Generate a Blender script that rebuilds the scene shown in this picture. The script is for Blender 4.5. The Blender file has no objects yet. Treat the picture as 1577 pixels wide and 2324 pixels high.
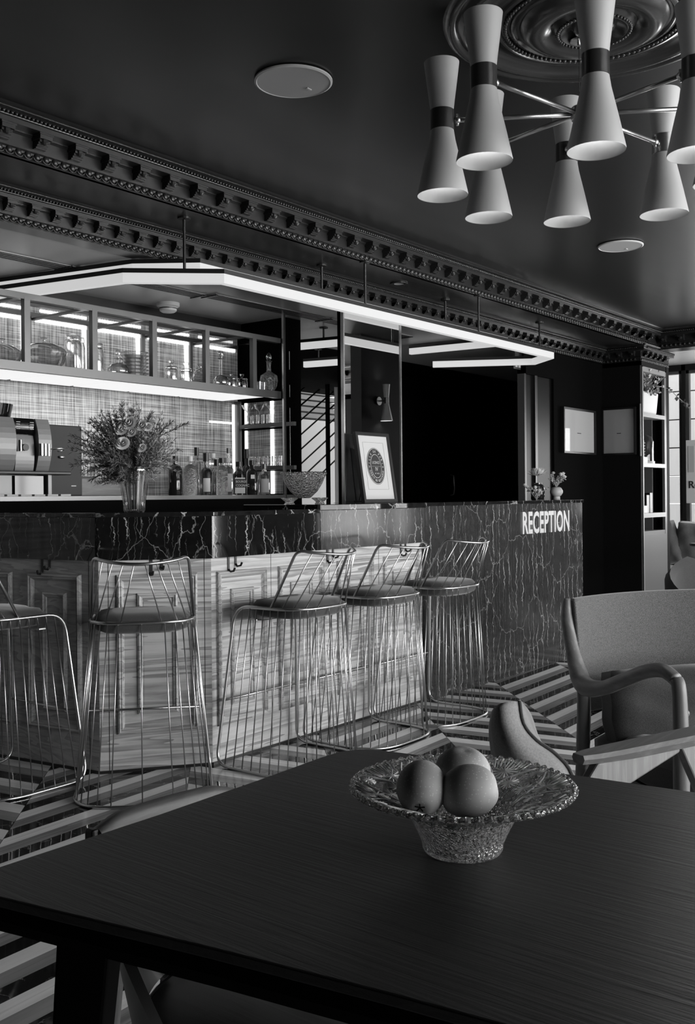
import bpy, bmesh, math, random
from math import sin, cos, pi, radians, sqrt
from mathutils import Vector, Matrix
random.seed(7)
COL = bpy.context.scene.collection
# ------------------------------------------------------------------ camera
F_PX, CU, CV, ROLL, YAW, CAMH = 2250.0, 788.5, 1126.0, radians(.5), math.atan(.7847), 1.17
FW = Vector((cos(YAW), sin(YAW), 0)); RT = Vector((sin(YAW), -cos(YAW), 0)); UPV = Vector((0, 0, 1))
cd = bpy.data.cameras.new('camera'); cam = bpy.data.objects.new('camera', cd); COL.objects.link(cam)
cd.sensor_fit = 'VERTICAL'; cd.sensor_height = 36; cd.lens = F_PX / 2324 * 36
cd.shift_y = (CV - 1162) / 2324; cd.clip_start = .02; cd.clip_end = 200
cx = RT * cos(ROLL) - UPV * sin(ROLL); cy = RT * sin(ROLL) + UPV * cos(ROLL)
cam.matrix_world = Matrix(((cx.x, cy.x, -FW.x, 0), (cx.y, cy.y, -FW.y, 0), (cx.z, cy.z, -FW.z, CAMH), (0, 0, 0, 1)))
bpy.context.scene.camera = cam
# ------------------------------------------------------------------ world, light, exposure
sc = bpy.context.scene
sc.view_settings.view_transform = 'Standard'; sc.view_settings.look = 'None'
sc.view_settings.gamma = 1; sc.view_settings.use_curve_mapping = False
sc.view_settings.exposure = 0.0
W = bpy.data.worlds.new('sky'); sc.world = W; W.use_nodes = True
W.node_tree.nodes['Background'].inputs[0].default_value = (.8, .8, .8, 1)
W.node_tree.nodes['Background'].inputs[1].default_value = 2.5
sc.cycles.max_bounces = 10; sc.cycles.diffuse_bounces = 4; sc.cycles.glossy_bounces = 5
sc.cycles.transmission_bounces = 8; sc.cycles.transparent_max_bounces = 12
sc.cycles.caustics_reflective = False; sc.cycles.caustics_refractive = False
sc.cycles.sample_clamp_indirect = 4.0; sc.cycles.blur_glossy = .5

def area(name, loc, direction, sx, sy, power, portal=False, spread=180):
    l = bpy.data.lights.new(name, 'AREA'); l.shape = 'RECTANGLE'; l.size = sx; l.size_y = sy; l.energy = power
    if portal: l.cycles.is_portal = True
    l.spread = radians(spread)
    o = bpy.data.objects.new(name, l); COL.objects.link(o); o.location = loc
    o.rotation_euler = Vector(direction).to_track_quat('-Z', 'Y').to_euler(); return o
# daylight entering through the tall windows of the right wall
area('daylight_right', (10.08, -1.33, 1.42), (-1, 0, 0), 1.9, 1.5, 50)
area('front_fill', (5.35, -3.42, 1.3), (0, 1, 0), 8.1, 2.1, 900)  # added fill from behind the camera, brightens bar front and table
area('daylight_bay', (10.06, 2.22, 1.42), (-1, 0, 0), 1.9, .95, 80)
area('window_portal', (9.96, 2.6, 1.5), (-1, 0, 0), 1.8, 1.8, 1, portal=True)
# ------------------------------------------------------------------ materials
MATS = {}
def nt(m): return m.node_tree.nodes, m.node_tree.links
def mat(name, v, rough=.5, metal=0, emit=0, coat=0, trans=0, ior=1.45, spec=.5, sheen=0):
    m = bpy.data.materials.new(name); m.use_nodes = True; b = m.node_tree.nodes['Principled BSDF']
    b.inputs['Base Color'].default_value = (v, v, v, 1); b.inputs['Roughness'].default_value = rough
    b.inputs['Metallic'].default_value = metal; b.inputs['Coat Weight'].default_value = coat
    b.inputs['Transmission Weight'].default_value = trans; b.inputs['IOR'].default_value = ior
    b.inputs['Specular IOR Level'].default_value = spec; b.inputs['Sheen Weight'].default_value = sheen
    if emit:
        b.inputs['Emission Color'].default_value = (1, 1, 1, 1); b.inputs['Emission Strength'].default_value = emit
    MATS[name] = m; return m
def N(m, t, **k):
    n = m.node_tree.nodes.new(t)
    for a, b in k.items():
        if a in n.inputs: n.inputs[a].default_value = b
        else: setattr(n, a, b)
    return n
def ramp(m, stops):
    r = m.node_tree.nodes.new('ShaderNodeValToRGB'); e = r.color_ramp.elements
    while len(e) < len(stops): e.new(.5)
    for x, (p, v) in zip(e, stops): x.position = p; x.color = (v, v, v, 1)
    return r
def coords(m, scale=(1, 1, 1), rot=(0, 0, 0)):
    t = N(m, 'ShaderNodeTexCoord'); mp = N(m, 'ShaderNodeMapping'); mp.inputs['Scale'].default_value = scale
    mp.inputs['Rotation'].default_value = rot
    # turn first, then stretch, so that the grain follows the piece
    if any(rot):
        mp.inputs['Scale'].default_value = (1, 1, 1); m2 = N(m, 'ShaderNodeMapping'); m2.inputs['Scale'].default_value = scale
        m.node_tree.links.new(t.outputs['Object'], mp.inputs['Vector']); m.node_tree.links.new(mp.outputs[0], m2.inputs['Vector']); return m2
    m.node_tree.links.new(t.outputs['Object'], mp.inputs['Vector']); return mp
def wood(name, dark, light, rough=.45, scale=(3, 60, 60), rot=(0, 0, 0), bump=.15, coat=0, figure=6):
    m = mat(name, light, rough, coat=coat); L = m.node_tree.links; b = m.node_tree.nodes['Principled BSDF']
    mp = coords(m, scale, rot)
    n1 = N(m, 'ShaderNodeTexNoise', Scale=1.0, Detail=6.0, Roughness=.65, Distortion=.4); L.new(mp.outputs[0], n1.inputs['Vector'])
    mp2 = coords(m, tuple(s * .12 for s in scale), rot)
    n2 = N(m, 'ShaderNodeTexNoise', Scale=1.0, Detail=2.0, Distortion=1.2); L.new(mp2.outputs[0], n2.inputs['Vector'])
    mu = N(m, 'ShaderNodeMath', operation='MULTIPLY'); mu.inputs[1].default_value = figure; L.new(n2.outputs[0], mu.inputs[0])
    fr = N(m, 'ShaderNodeMath', operation='FRACT'); L.new(mu.outputs[0], fr.inputs[0])
    mx = N(m, 'ShaderNodeMix'); mx.data_type = 'FLOAT'; mx.inputs[0].default_value = .35
    L.new(n1.outputs[0], mx.inputs[2]); L.new(fr.outputs[0], mx.inputs[3])
    r = ramp(m, [(.3, dark), (.62, light)]); L.new(mx.outputs[0], r.inputs[0]); L.new(r.outputs[0], b.inputs['Base Color'])
    bp = N(m, 'ShaderNodeBump', Strength=bump, Distance=.002); L.new(n1.outputs[0], bp.inputs['Height']); L.new(bp.outputs[0], b.inputs['Normal'])
    return m
def marble(name, base, vein, rough=.06, scale=(14, 14, 3), width=.035, dist=.35, coat=0, patch=.5):
    m = mat(name, base, rough); L = m.node_tree.links; b = m.node_tree.nodes['Principled BSDF']
    mp = coords(m, scale)
    nn = N(m, 'ShaderNodeTexNoise', Scale=2.4, Detail=5.0, Roughness=.62); L.new(mp.outputs[0], nn.inputs['Vector'])
    va = N(m, 'ShaderNodeVectorMath', operation='MULTIPLY_ADD'); va.inputs[1].default_value = (dist, dist, dist)
    L.new(nn.outputs['Color'], va.inputs[0]); L.new(mp.outputs[0], va.inputs[2])
    vo = N(m, 'ShaderNodeTexVoronoi', feature='DISTANCE_TO_EDGE', Scale=1.0); L.new(va.outputs[0], vo.inputs['Vector'])
    r = ramp(m, [(0, 1), (width * .5, .75), (width, 0)]); L.new(vo.outputs['Distance'], r.inputs[0])
    n3 = N(m, 'ShaderNodeTexNoise', Scale=.9, Detail=3.0); L.new(mp.outputs[0], n3.inputs['Vector'])
    r3 = ramp(m, [(patch - .07, 0), (patch + .12, 1)]); L.new(n3.outputs[0], r3.inputs[0])
    mm = N(m, 'ShaderNodeMath', operation='MULTIPLY'); L.new(r.outputs[0], mm.inputs[0]); L.new(r3.outputs[0], mm.inputs[1])
    n4 = N(m, 'ShaderNodeTexNoise', Scale=3.0, Detail=8.0, Roughness=.7); L.new(mp.outputs[0], n4.inputs['Vector'])
    r4 = ramp(m, [(.3, base * .5), (.75, base * 1.6)]); L.new(n4.outputs[0], r4.inputs[0])
    mx = N(m, 'ShaderNodeMix'); mx.data_type = 'RGBA'; L.new(mm.outputs[0], mx.inputs[0]); L.new(r4.outputs[0], mx.inputs[6]); mx.inputs[7].default_value = (vein, vein, vein, 1)
    L.new(mx.outputs[2], b.inputs['Base Color']); return m
def veined(name, base, vein, rough, freq=11.0, amp=.9, patch=.42, w=.035, spec=.5):
    # thin wavering upright veins, irregularly spaced, with finer ones between and a few stray diagonal cracks
    m = mat(name, base, rough, spec=spec); L = m.node_tree.links; b = m.node_tree.nodes['Principled BSDF']
    t = N(m, 'ShaderNodeTexCoord'); sp = N(m, 'ShaderNodeSeparateXYZ'); L.new(t.outputs['Object'], sp.inputs[0])
    df = N(m, 'ShaderNodeMath', operation='SUBTRACT'); L.new(sp.outputs[0], df.inputs[0]); L.new(sp.outputs[1], df.inputs[1])
    tot = None
    for k, (fq, am, sc_, ww, st_) in enumerate(((freq, amp, 9.0, w, 1.0), (freq * 2.1, amp * 1.2, 14.0, w * .8, .35))):
        mp = N(m, 'ShaderNodeMapping'); mp.inputs['Scale'].default_value = (sc_ * .5, sc_ * .5, sc_); mp.inputs['Location'].default_value = (k * 3.3, 0, k); L.new(t.outputs['Object'], mp.inputs[0])
        no = N(m, 'ShaderNodeTexNoise', Scale=1.0, Detail=5.0, Roughness=.68); L.new(mp.outputs[0], no.inputs['Vector'])
        a = N(m, 'ShaderNodeMath', operation='MULTIPLY_ADD'); a.inputs[1].default_value = fq; L.new(df.outputs[0], a.inputs[0])
        q = N(m, 'ShaderNodeMath', operation='MULTIPLY'); q.inputs[1].default_value = am; L.new(no.outputs[0], q.inputs[0]); L.new(q.outputs[0], a.inputs[2])
        vo = N(m, 'ShaderNodeTexVoronoi', voronoi_dimensions='1D', feature='DISTANCE_TO_EDGE'); vo.inputs['Scale'].default_value = 1.0; L.new(a.outputs[0], vo.inputs['W'])
        r = ramp(m, [(0, 1), (ww * .45, .7), (ww, 0)]); L.new(vo.outputs['Distance'], r.inputs[0])
        mp2 = N(m, 'ShaderNodeMapping'); mp2.inputs['Scale'].default_value = (7, 7, 5); mp2.inputs['Location'].default_value = (k * 7, 2, 0); L.new(t.outputs['Object'], mp2.inputs[0])
        n3 = N(m, 'ShaderNodeTexNoise', Scale=1.0, Detail=4.0, Roughness=.7); L.new(mp2.outputs[0], n3.inputs['Vector'])
        r3 = ramp(m, [(patch, 0), (patch + .14, 1)]); L.new(n3.outputs[0], r3.inputs[0])
        mm = N(m, 'ShaderNodeMath', operation='MULTIPLY'); L.new(r.outputs[0], mm.inputs[0]); L.new(r3.outputs[0], mm.inputs[1])
        m2 = N(m, 'ShaderNodeMath', operation='MULTIPLY'); m2.inputs[1].default_value = st_; L.new(mm.outputs[0], m2.inputs[0])
        if tot is None: tot = m2
        else:
            mxx = N(m, 'ShaderNodeMath', operation='MAXIMUM'); L.new(tot.outputs[0], mxx.inputs[0]); L.new(m2.outputs[0], mxx.inputs[1]); tot = mxx
    mp = coords(m, (4, 4, 3)); vo = N(m, 'ShaderNodeTexVoronoi', feature='DISTANCE_TO_EDGE', Scale=1.0)
    nn = N(m, 'ShaderNodeTexNoise', Scale=3.0, Detail=4.0); L.new(mp.outputs[0], nn.inputs['Vector']); va = N(m, 'ShaderNodeVectorMath', operation='MULTIPLY_ADD'); va.inputs[1].default_value = (.4, .4, .4)
    L.new(nn.outputs['Color'], va.inputs[0]); L.new(mp.outputs[0], va.inputs[2]); L.new(va.outputs[0], vo.inputs['Vector'])
    r = ramp(m, [(0, .5), (.006, 0)]); L.new(vo.outputs['Distance'], r.inputs[0]); mxx = N(m, 'ShaderNodeMath', operation='MAXIMUM'); L.new(tot.outputs[0], mxx.inputs[0]); L.new(r.outputs[0], mxx.inputs[1])
    n4 = N(m, 'ShaderNodeTexNoise', Scale=20.0, Detail=6.0, Roughness=.7); L.new(t.outputs['Object'], n4.inputs['Vector']); r4 = ramp(m, [(.3, base * .7), (.75, base * 1.4)]); L.new(n4.outputs[0], r4.inputs[0])
    mx = N(m, 'ShaderNodeMix'); mx.data_type = 'RGBA'; L.new(mxx.outputs[0], mx.inputs[0]); L.new(r4.outputs[0], mx.inputs[6]); mx.inputs[7].default_value = (vein, vein, vein, 1)
    L.new(mx.outputs[2], b.inputs['Base Color']); return m
def fabric(name, v, rough=.95, s=900, amt=.35):
    m = mat(name, v, rough, sheen=.3, spec=.2); L = m.node_tree.links; b = m.node_tree.nodes['Principled BSDF']
    mp = coords(m); n = N(m, 'ShaderNodeTexNoise', Scale=float(s), Detail=2.0); L.new(mp.outputs[0], n.inputs['Vector'])
    r = ramp(m, [(.3, v * (1 - amt)), (.7, v * (1 + amt))]); L.new(n.outputs[0], r.inputs[0]); L.new(r.outputs[0], b.inputs['Base Color'])
    bp = N(m, 'ShaderNodeBump', Strength=.3, Distance=.001); L.new(n.outputs[0], bp.inputs['Height']); L.new(bp.outputs[0], b.inputs['Normal']); return m
def glass(name, rough=.0, ior=1.5, v=1.0, bump=None):
    m = mat(name, v, rough, trans=1, ior=ior); L = m.node_tree.links
    if bump:
        b = m.node_tree.nodes['Principled BSDF']; mp = coords(m, bump)
        vo = N(m, 'ShaderNodeTexVoronoi', Scale=1.0); L.new(mp.outputs[0], vo.inputs['Vector'])
        bp = N(m, 'ShaderNodeBump', Strength=.8, Distance=.004); L.new(vo.outputs['Distance'], bp.inputs['Height']); L.new(bp.outputs[0], b.inputs['Normal'])
    return m
CEIL = mat('ceiling_paint', .013, .3, spec=.5)
def ceil_noise(m, lo, hi):
    L = m.node_tree.links; b = m.node_tree.nodes['Principled BSDF']; mp = coords(m, (.5, 4, 1))
    n = N(m, 'ShaderNodeTexNoise', Scale=1.5, Detail=4.0); L.new(mp.outputs[0], n.inputs['Vector'])
    r = ramp(m, [(.3, lo), (.7, hi)]); L.new(n.outputs[0], r.inputs[0]); L.new(r.outputs[0], b.inputs['Roughness'])
ceil_noise(CEIL, .29, .31)
CEIL2 = mat('bar_ceiling_paint', .36, .35)
MOULD = mat('moulding_paint', .018, .28); ROSEM = mat('rose_paint', .04, .2)
WALL = mat('wall_paint', .003, .9, spec=.03)
PIER = mat('pier_paint', .008, .8, spec=.12)
OAK = wood('oak', .22, .50, .5, (4, 90, 90), bump=.25)
OAKV = wood('oak_upright', .30, .50, .5, (90, 90, 4), bump=.25)
OAKR = wood('oak_chamfer', .21, .48, .5, (4, 90, 90), (0, 0, radians(36)), bump=.25)
OAKL = wood('oak_left', .25, .42, .5, (90, 4, 90), bump=.25)
CHOAK = wood('chair_oak', .09, .20, .45, (70, 70, 5), bump=.1, figure=.001)
CHOAKX = wood('chair_oak_rail', .10, .22, .45, (5, 70, 70), bump=.1, figure=.001); CHOAKY = wood('chair_oak_arm', .10, .22, .45, (70, 6, 40), bump=.1, figure=.001)
TABLE = wood('table_stain', .010, .017, .42, (160, 5, 60), bump=.5, figure=10)
TABLED = mat('table_edge', .003, .8, spec=.03)
SEATW = wood('seat_dark_wood', .03, .05, .35, (80, 5, 80))
MARB = veined('black_marble', .006, .36, .05, 11, 1.5, .48, .045)
MARB2 = veined('grey_marble', .028, .42, .10, 13, 1.5, .45, .042)
MTOP = marble('marble_cap', .010, .4, .008, (9, 9, 9), .03, .5)
FLB = marble('floor_black_marble', .010, .35, .05, (9, 9, 9), .022, .9, patch=.52)
FLX = wood('floor_pale_x', .72, .86, .2, (3, 50, 30), (0, 0, radians(-3)), bump=.03)
FLY = wood('floor_pale_y', .72, .86, .2, (3, 50, 30), (0, 0, radians(79)), bump=.03)
FMX = wood('floor_mid_x', .16, .28, .25, (3, 60, 30), (0, 0, radians(-3)), bump=.05)
FMY = wood('floor_mid_y', .16, .28, .25, (3, 60, 30), (0, 0, radians(79)), bump=.05)
CHROME = mat('chrome_wire', .50, .29, 1)
STEEL = mat('brushed_steel', .5, .3, 1)
GOLD = mat('gilt_trim', .55, .25, 1)
BLACK = mat('black_metal', .008, .4)
CUPB = mat('cupboard_black', .003, .9, spec=.03)
BLACKG = mat('gloss_black', .006, .06)
PADM = fabric('seat_fabric', .055, s=700)
GREYF = fabric('grey_fabric', .085, s=420, amt=.45)
DARKF = fabric('dark_fabric', .03, s=420, amt=.4)
LIGHTF = fabric('light_leather', .16, .7, s=300, amt=.2)
SHADE = mat('lamp_shade_paint', .33, .5); SHADEI = mat('lamp_shade_inside', .24, .5)
BRASS = mat('aged_brass', .32, .3, 1); BAND = mat('dark_band', .05, .3, .6)
WHITE = mat('white_plastic', .45, .5); GRILLE = mat('speaker_grille', .34, .8)
LED = mat('led_diffuser', .2, .5, emit=.55); LEDC = mat('cabinet_led', .3, .5, emit=2.0); PANEL = mat('light_panel', .1, .5, emit=.85)
MIRROR = mat('mirror_glass', .86, .01, 1); DMIRROR = mat('dark_mirror', .25, .03, 1)
GLASS = None; CUT = glass('cut_glass', 0, 1.52, 1.0, (150, 150, 150)); CUTB = glass('pressed_crystal', .02, 1.5, 1.0, (110, 110, 110))
CUT2 = glass('cut_glass_bowl', .02, 1.5, .95, (260, 260, 260)); CUT2.node_tree.nodes['Principled BSDF'].inputs['Transmission Weight'].default_value = .9; CUT3 = mat('cut_ridge', .95, .3, .4)
def thin(name, tint=.95, f=.04, p=4, g_=.7, rough=.01):
    m = bpy.data.materials.new(name); m.use_nodes = True; nd, L = nt(m); nd.remove(nd['Principled BSDF'])
    tr = N(m, 'ShaderNodeBsdfTransparent'); tr.inputs[0].default_value = (tint, tint, tint, 1); g = N(m, 'ShaderNodeBsdfGlossy', Roughness=rough)
    lw_ = N(m, 'ShaderNodeLayerWeight'); pw = N(m, 'ShaderNodeMath', operation='POWER'); pw.inputs[1].default_value = p; L.new(lw_.outputs['Facing'], pw.inputs[0]); fr = N(m, 'ShaderNodeMath', operation='MULTIPLY_ADD'); fr.inputs[1].default_value = g_; fr.inputs[2].default_value = f; L.new(pw.outputs[0], fr.inputs[0]); mx = N(m, 'ShaderNodeMixShader'); L.new(fr.outputs[0], mx.inputs[0]); L.new(tr.outputs[0], mx.inputs[1]); L.new(g.outputs[0], mx.inputs[2])
    L.new(mx.outputs[0], nd['Material Output'].inputs[0]); return m
PANE = thin('window_pane'); DOME = thin('dome_glass', .9); GLAZE = thin('picture_glazing', .97, .015, 5, .25); GLASS = thin('clear_glass', .985, .10, 1.7, .95, .06); BOTC = thin('clear_bottle', .72, .10, 1.7, .9, .05)
CABM = mat('cabinet_bronze', .11, .35, .7)
SHELFW = mat('shelf_cream', .20, .5); BOOKP = mat('bookcase_grey', .09, .5)
PAPER = mat('paper', .48, .8); INK = mat('ink', .008, .6); LETTER = mat('brushed_letter', .42, .4, 0)
FRUIT = mat('fruit_skin', .17, .6, spec=.3)
def fruit_tex(m):
    L = m.node_tree.links; b = m.node_tree.nodes['Principled BSDF']; mp = coords(m)
    n = N(m, 'ShaderNodeTexNoise', Scale=12.0, Detail=3.0); L.new(mp.outputs[0], n.inputs['Vector'])
    v = N(m, 'ShaderNodeTexVoronoi', Scale=260.0); L.new(mp.outputs[0], v.inputs['Vector'])
    r = ramp(m, [(.35, .19), (.7, .38)]); L.new(n.outputs[0], r.inputs[0])
    r2 = ramp(m, [(0.12, .16), (.25, 0)]); L.new(v.outputs['Distance'], r2.inputs[0])
    a = N(m, 'ShaderNodeMix'); a.data_type = 'RGBA'; a.blend_type = 'ADD'; a.inputs[0].default_value = 1
    L.new(r.outputs[0], a.inputs[6]); L.new(r2.outputs[0], a.inputs[7]); L.new(a.outputs[2], b.inputs['Base Color'])
fruit_tex(FRUIT)
LEAF = mat('leaf', .12, .6); LEAFL = mat('pale_leaf', .30, .6); PETAL = mat('petal', .62, .7); STEM = mat('stem', .05, .6)
CERAM = mat('ceramic', .35, .5); CONC = mat('planter_white', .5, .7)
CURT = mat('curtain', .5, .9); _nd, _L = nt(CURT); _t = N(CURT, 'ShaderNodeBsdfTranslucent'); _t.inputs[0].default_value = (.7, .7, .7, 1); _mx = N(CURT, 'ShaderNodeMixShader'); _mx.inputs[0].default_value = .6; _L.new(_nd['Principled BSDF'].outputs[0], _mx.inputs[1]); _L.new(_t.outputs[0], _mx.inputs[2]); _L.new(_mx.outputs[0], _nd['Material Output'].inputs[0]); STONE = mat('pale_stone', .72, .8); ROOFM = mat('roof_tile', .3, .8)
BOTB = mat('dark_bottle', .015, .08, trans=.3); BOTA = glass('amber_bottle', 0, 1.45, .25); _bc = None; LABELM = mat('label_paper', .5, .7)
def plaid(name, lo, hi, emit=0):
    m = mat(name, hi, .25); L = m.node_tree.links; b = m.node_tree.nodes['Principled BSDF']; outs = []
    for sx in ((3, 3, 160), (160, 160, 3)):
        mp = coords(m, sx); n = N(m, 'ShaderNodeTexNoise', Scale=1.0, Detail=4.0, Roughness=.7); L.new(mp.outputs[0], n.inputs['Vector']); outs.append(n)
    mx = N(m, 'ShaderNodeMath', operation='ADD'); L.new(outs[0].outputs[0], mx.inputs[0]); L.new(outs[1].outputs[0], mx.inputs[1])
    r = ramp(m, [(.8 / 2 + .02, lo), (.6, hi)]); h = N(m, 'ShaderNodeMath', operation='MULTIPLY'); h.inputs[1].default_value = .5
    L.new(mx.outputs[0], h.inputs[0]); L.new(h.outputs[0], r.inputs[0]); L.new(r.outputs[0], b.inputs['Base Color']); return m
PLAID = plaid('tweed_wallpaper', .12, .62)
# ------------------------------------------------------------------ mesh helpers
class MB:
    def __init__(s): s.v = []; s.f = []; s.mi = []
    def add(s, v, f, mi=0):
        o = len(s.v); s.v += [tuple(p) for p in v]; s.f += [tuple(i + o for i in q) for q in f]; s.mi += [mi] * len(f); return s
    def box(s, a, b, mi=0, R=None):
        x0, y0, z0 = a; x1, y1, z1 = b
        v = [Vector(p) for p in ((x0, y0, z0), (x1, y0, z0), (x1, y1, z0), (x0, y1, z0), (x0, y0, z1), (x1, y0, z1), (x1, y1, z1), (x0, y1, z1))]
        if R: v = [R @ p for p in v]
        return s.add(v, [(3, 2, 1, 0), (4, 5, 6, 7), (0, 1, 5, 4), (1, 2, 6, 5), (2, 3, 7, 6), (3, 0, 4, 7)], mi)
    def tube(s, path, r, n=8, closed=False, mi=0, caps=True):
        P = [Vector(p) for p in path]; m = len(P); rs = r if isinstance(r, (list, tuple)) else [r] * m
        v = []; prev = None
        for i, p in enumerate(P):
            if closed: t = P[(i + 1) % m] - P[i - 1]
            else: t = P[min(i + 1, m - 1)] - P[max(i - 1, 0)]
            t.normalize()
            if prev is None:
                a = Vector((0, 0, 1)) if abs(t.z) < .9 else Vector((1, 0, 0)); u = t.cross(a).normalized()
            else: u = (prev - t * prev.dot(t)).normalized()
            prev = u; w = t.cross(u)
            for k in range(n):
                an = 2 * pi * k / n; v.append(p + (u * cos(an) + w * sin(an)) * rs[i])
        f = []
        for i in range(m if closed else m - 1):
            j = (i + 1) % m
            for k in range(n):
                f.append((i * n + k, i * n + (k + 1) % n, j * n + (k + 1) % n, j * n + k))
        if not closed and caps: f += [tuple(range(n))[::-1], tuple((m - 1) * n + k for k in range(n))]
        return s.add(v, f, mi)
    def lathe(s, prof, n=32, c=(0, 0, 0), mi=0, R=None, mod=None):
        v = []; c = Vector(c)
        for i, (r, z) in enumerate(prof):
            for k in range(n):
                a = 2 * pi * k / n; rr, zz = (r, z) if mod is None else mod(r, z, a, i)
                p = Vector((rr * cos(a), rr * sin(a), zz)); v.append(c + (R @ p if R else p))
        f = [(i * n + k, i * n + (k + 1) % n, (i + 1) * n + (k + 1) % n, (i + 1) * n + k) for i in range(len(prof) - 1) for k in range(n)]
        return s.add(v, f, mi)
    def ball(s, c, r, n=10, m=6, mi=0, sc3=(1, 1, 1), R=None):
        pr = [(r * sin(pi * i / m) + 1e-5, -r * cos(pi * i / m)) for i in range(m + 1)]
        v = []; c = Vector(c)
        for (q, z) in pr:
            for k in range(n):
                a = 2 * pi * k / n; p = Vector((q * cos(a) * sc3[0], q * sin(a) * sc3[1], z * sc3[2])); v.append(c + (R @ p if R else p))
        f = [(i * n + k, i * n + (k + 1) % n, (i + 1) * n + (k + 1) % n, (i + 1) * n + k) for i in range(m) for k in range(n)]
        return s.add(v, f, mi)
    def prism(s, poly, z0, z1, mi=0):
        n = len(poly); v = [(x, y, z0) for x, y in poly] + [(x, y, z1) for x, y in poly]
        return s.add(v, [tuple(range(n))[::-1], tuple(range(n, 2 * n))] + [(i, (i + 1) % n, n + (i + 1) % n, n + i) for i in range(n)], mi)
    def sweep(s, prof, path, mi=0, closed_prof=True):
        """profile points (offset sideways, height) swept along a horizontal polyline with mitred corners"""
        P = [Vector((p[0], p[1])) for p in path]; m = len(P); n = len(prof); v = []
        for i, p in enumerate(P):
            d0 = (P[i] - P[i - 1]).normalized() if i else (P[1] - P[0]).normalized()
            d1 = (P[i + 1] - P[i]).normalized() if i < m - 1 else d0
            n0 = Vector((-d0.y, d0.x)); n1 = Vector((-d1.y, d1.x)); nn = (n0 + n1).normalized(); k = 1 / max(.3, nn.dot(n0))
            for (o, z) in prof: q = p + nn * (o * k); v.append((q.x, q.y, z))
        f = [(i * n + k, i * n + (k + 1) % n, (i + 1) * n + (k + 1) % n, (i + 1) * n + k) for i in range(m - 1) for k in range(n if closed_prof else n - 1)]
        if closed_prof: f += [tuple(range(n))[::-1], tuple((m - 1) * n + k for k in range(n))]
        return s.add(v, f, mi)
    def build(s, name, mats, parent=None, smooth=False, kind=None, label=None, loc=None, rot=None, fix=True, bevel=0):
        me = bpy.data.meshes.new(name); me.from_pydata(s.v, [], s.f)
        if fix:
            bm = bmesh.new(); bm.from_mesh(me); bmesh.ops.recalc_face_normals(bm, faces=bm.faces); bm.to_mesh(me); bm.free()
        for m in (mats if isinstance(mats, (list, tuple)) else [mats]): me.materials.append(m)
        if any(s.mi):
            for p, i in zip(me.polygons, s.mi): p.material_index = i
        o = bpy.data.objects.new(name, me); COL.objects.link(o)
        if smooth:
            for p in me.polygons: p.use_smooth = True
            if smooth != 'all': me.set_sharp_from_angle(angle=radians(smooth if isinstance(smooth, (int, float)) and smooth > 1 else 40))
        if parent: o.parent = parent
        if kind: o['kind'] = kind
        if label: o['label'] = label
        if loc is not None: o.location = loc
        if rot is not None: o.rotation_euler = rot
        if bevel:
            b = o.modifiers.new('bevel', 'BEVEL'); b.width = bevel; b.segments = 2; b.limit_method = 'ANGLE'; b.angle_limit = radians(40)
        return o
def thing(name, label, cat, loc=(0, 0, 0), rz=0, group=None):
    o = bpy.data.objects.new(name, None); COL.objects.link(o); o.location = loc; o.rotation_euler = (0, 0, rz)
    o.empty_display_size = .05; return tag(o, label, cat, group)
def tag(o, label, cat, group=None):
    o['label'] = label; o['category'] = cat
    if group: o['group'] = group
    return o
def dup(root, loc=None, rz=None, label=None, group=None):
    r = root.copy(); COL.objects.link(r)
    if loc is not None: r.location = loc
    if rz is not None: r.rotation_euler = (0, 0, rz)
    if label: r['label'] = label
    if group: r['group'] = group
    for ch in list(root.children):
        c = ch.copy(); COL.objects.link(c); c.parent = r
        for g in list(ch.children):
            d = g.copy(); COL.objects.link(d); d.parent = c
    return r
def repeat(o, locs, parent):
    for l in locs:
        c = o.copy(); COL.objects.link(c); c.parent = parent; c.location = l
def text_mesh(name, s, size, extrude, m, parent=None, loc=(0, 0, 0), R=None, sx=1, align='LEFT', label=None, spacing=1, bold=0):
    cu = bpy.data.curves.new(name, 'FONT'); cu.body = s; cu.size = size; cu.extrude = extrude; cu.align_x = align; cu.space_character = spacing; cu.resolution_u = 3; cu.offset = bold
    t = bpy.data.objects.new(name, cu); COL.objects.link(t); bpy.context.view_layer.update()
    me = bpy.data.meshes.new_from_object(t); bpy.data.objects.remove(t)
    o = bpy.data.objects.new(name, me); COL.objects.link(o); me.materials.clear(); me.materials.append(m)
    M4 = Matrix.Translation(loc) @ (R.to_4x4() if R else Matrix()) @ Matrix.Diagonal((sx, 1, 1, 1)); me.transform(M4)
    if parent: o.parent = parent
    if label: o['label'] = label
    return o
def struct(mb, name, m, **k): return mb.build(name, m, kind='structure', **k)
def cs(a, D, z=0): return FW * D + RT * a + Vector((0, 0, z))     # a point a metres to the right, D metres ahead of the camera stand
ROT_Y = Matrix(((1, 0, 0), (0, 0, -1), (0, 1, 0)))          # text upright, facing -y
ROT_X = Matrix(((0, 0, -1), (-1, 0, 0), (0, 1, 0)))         # text upright, facing -x
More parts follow.
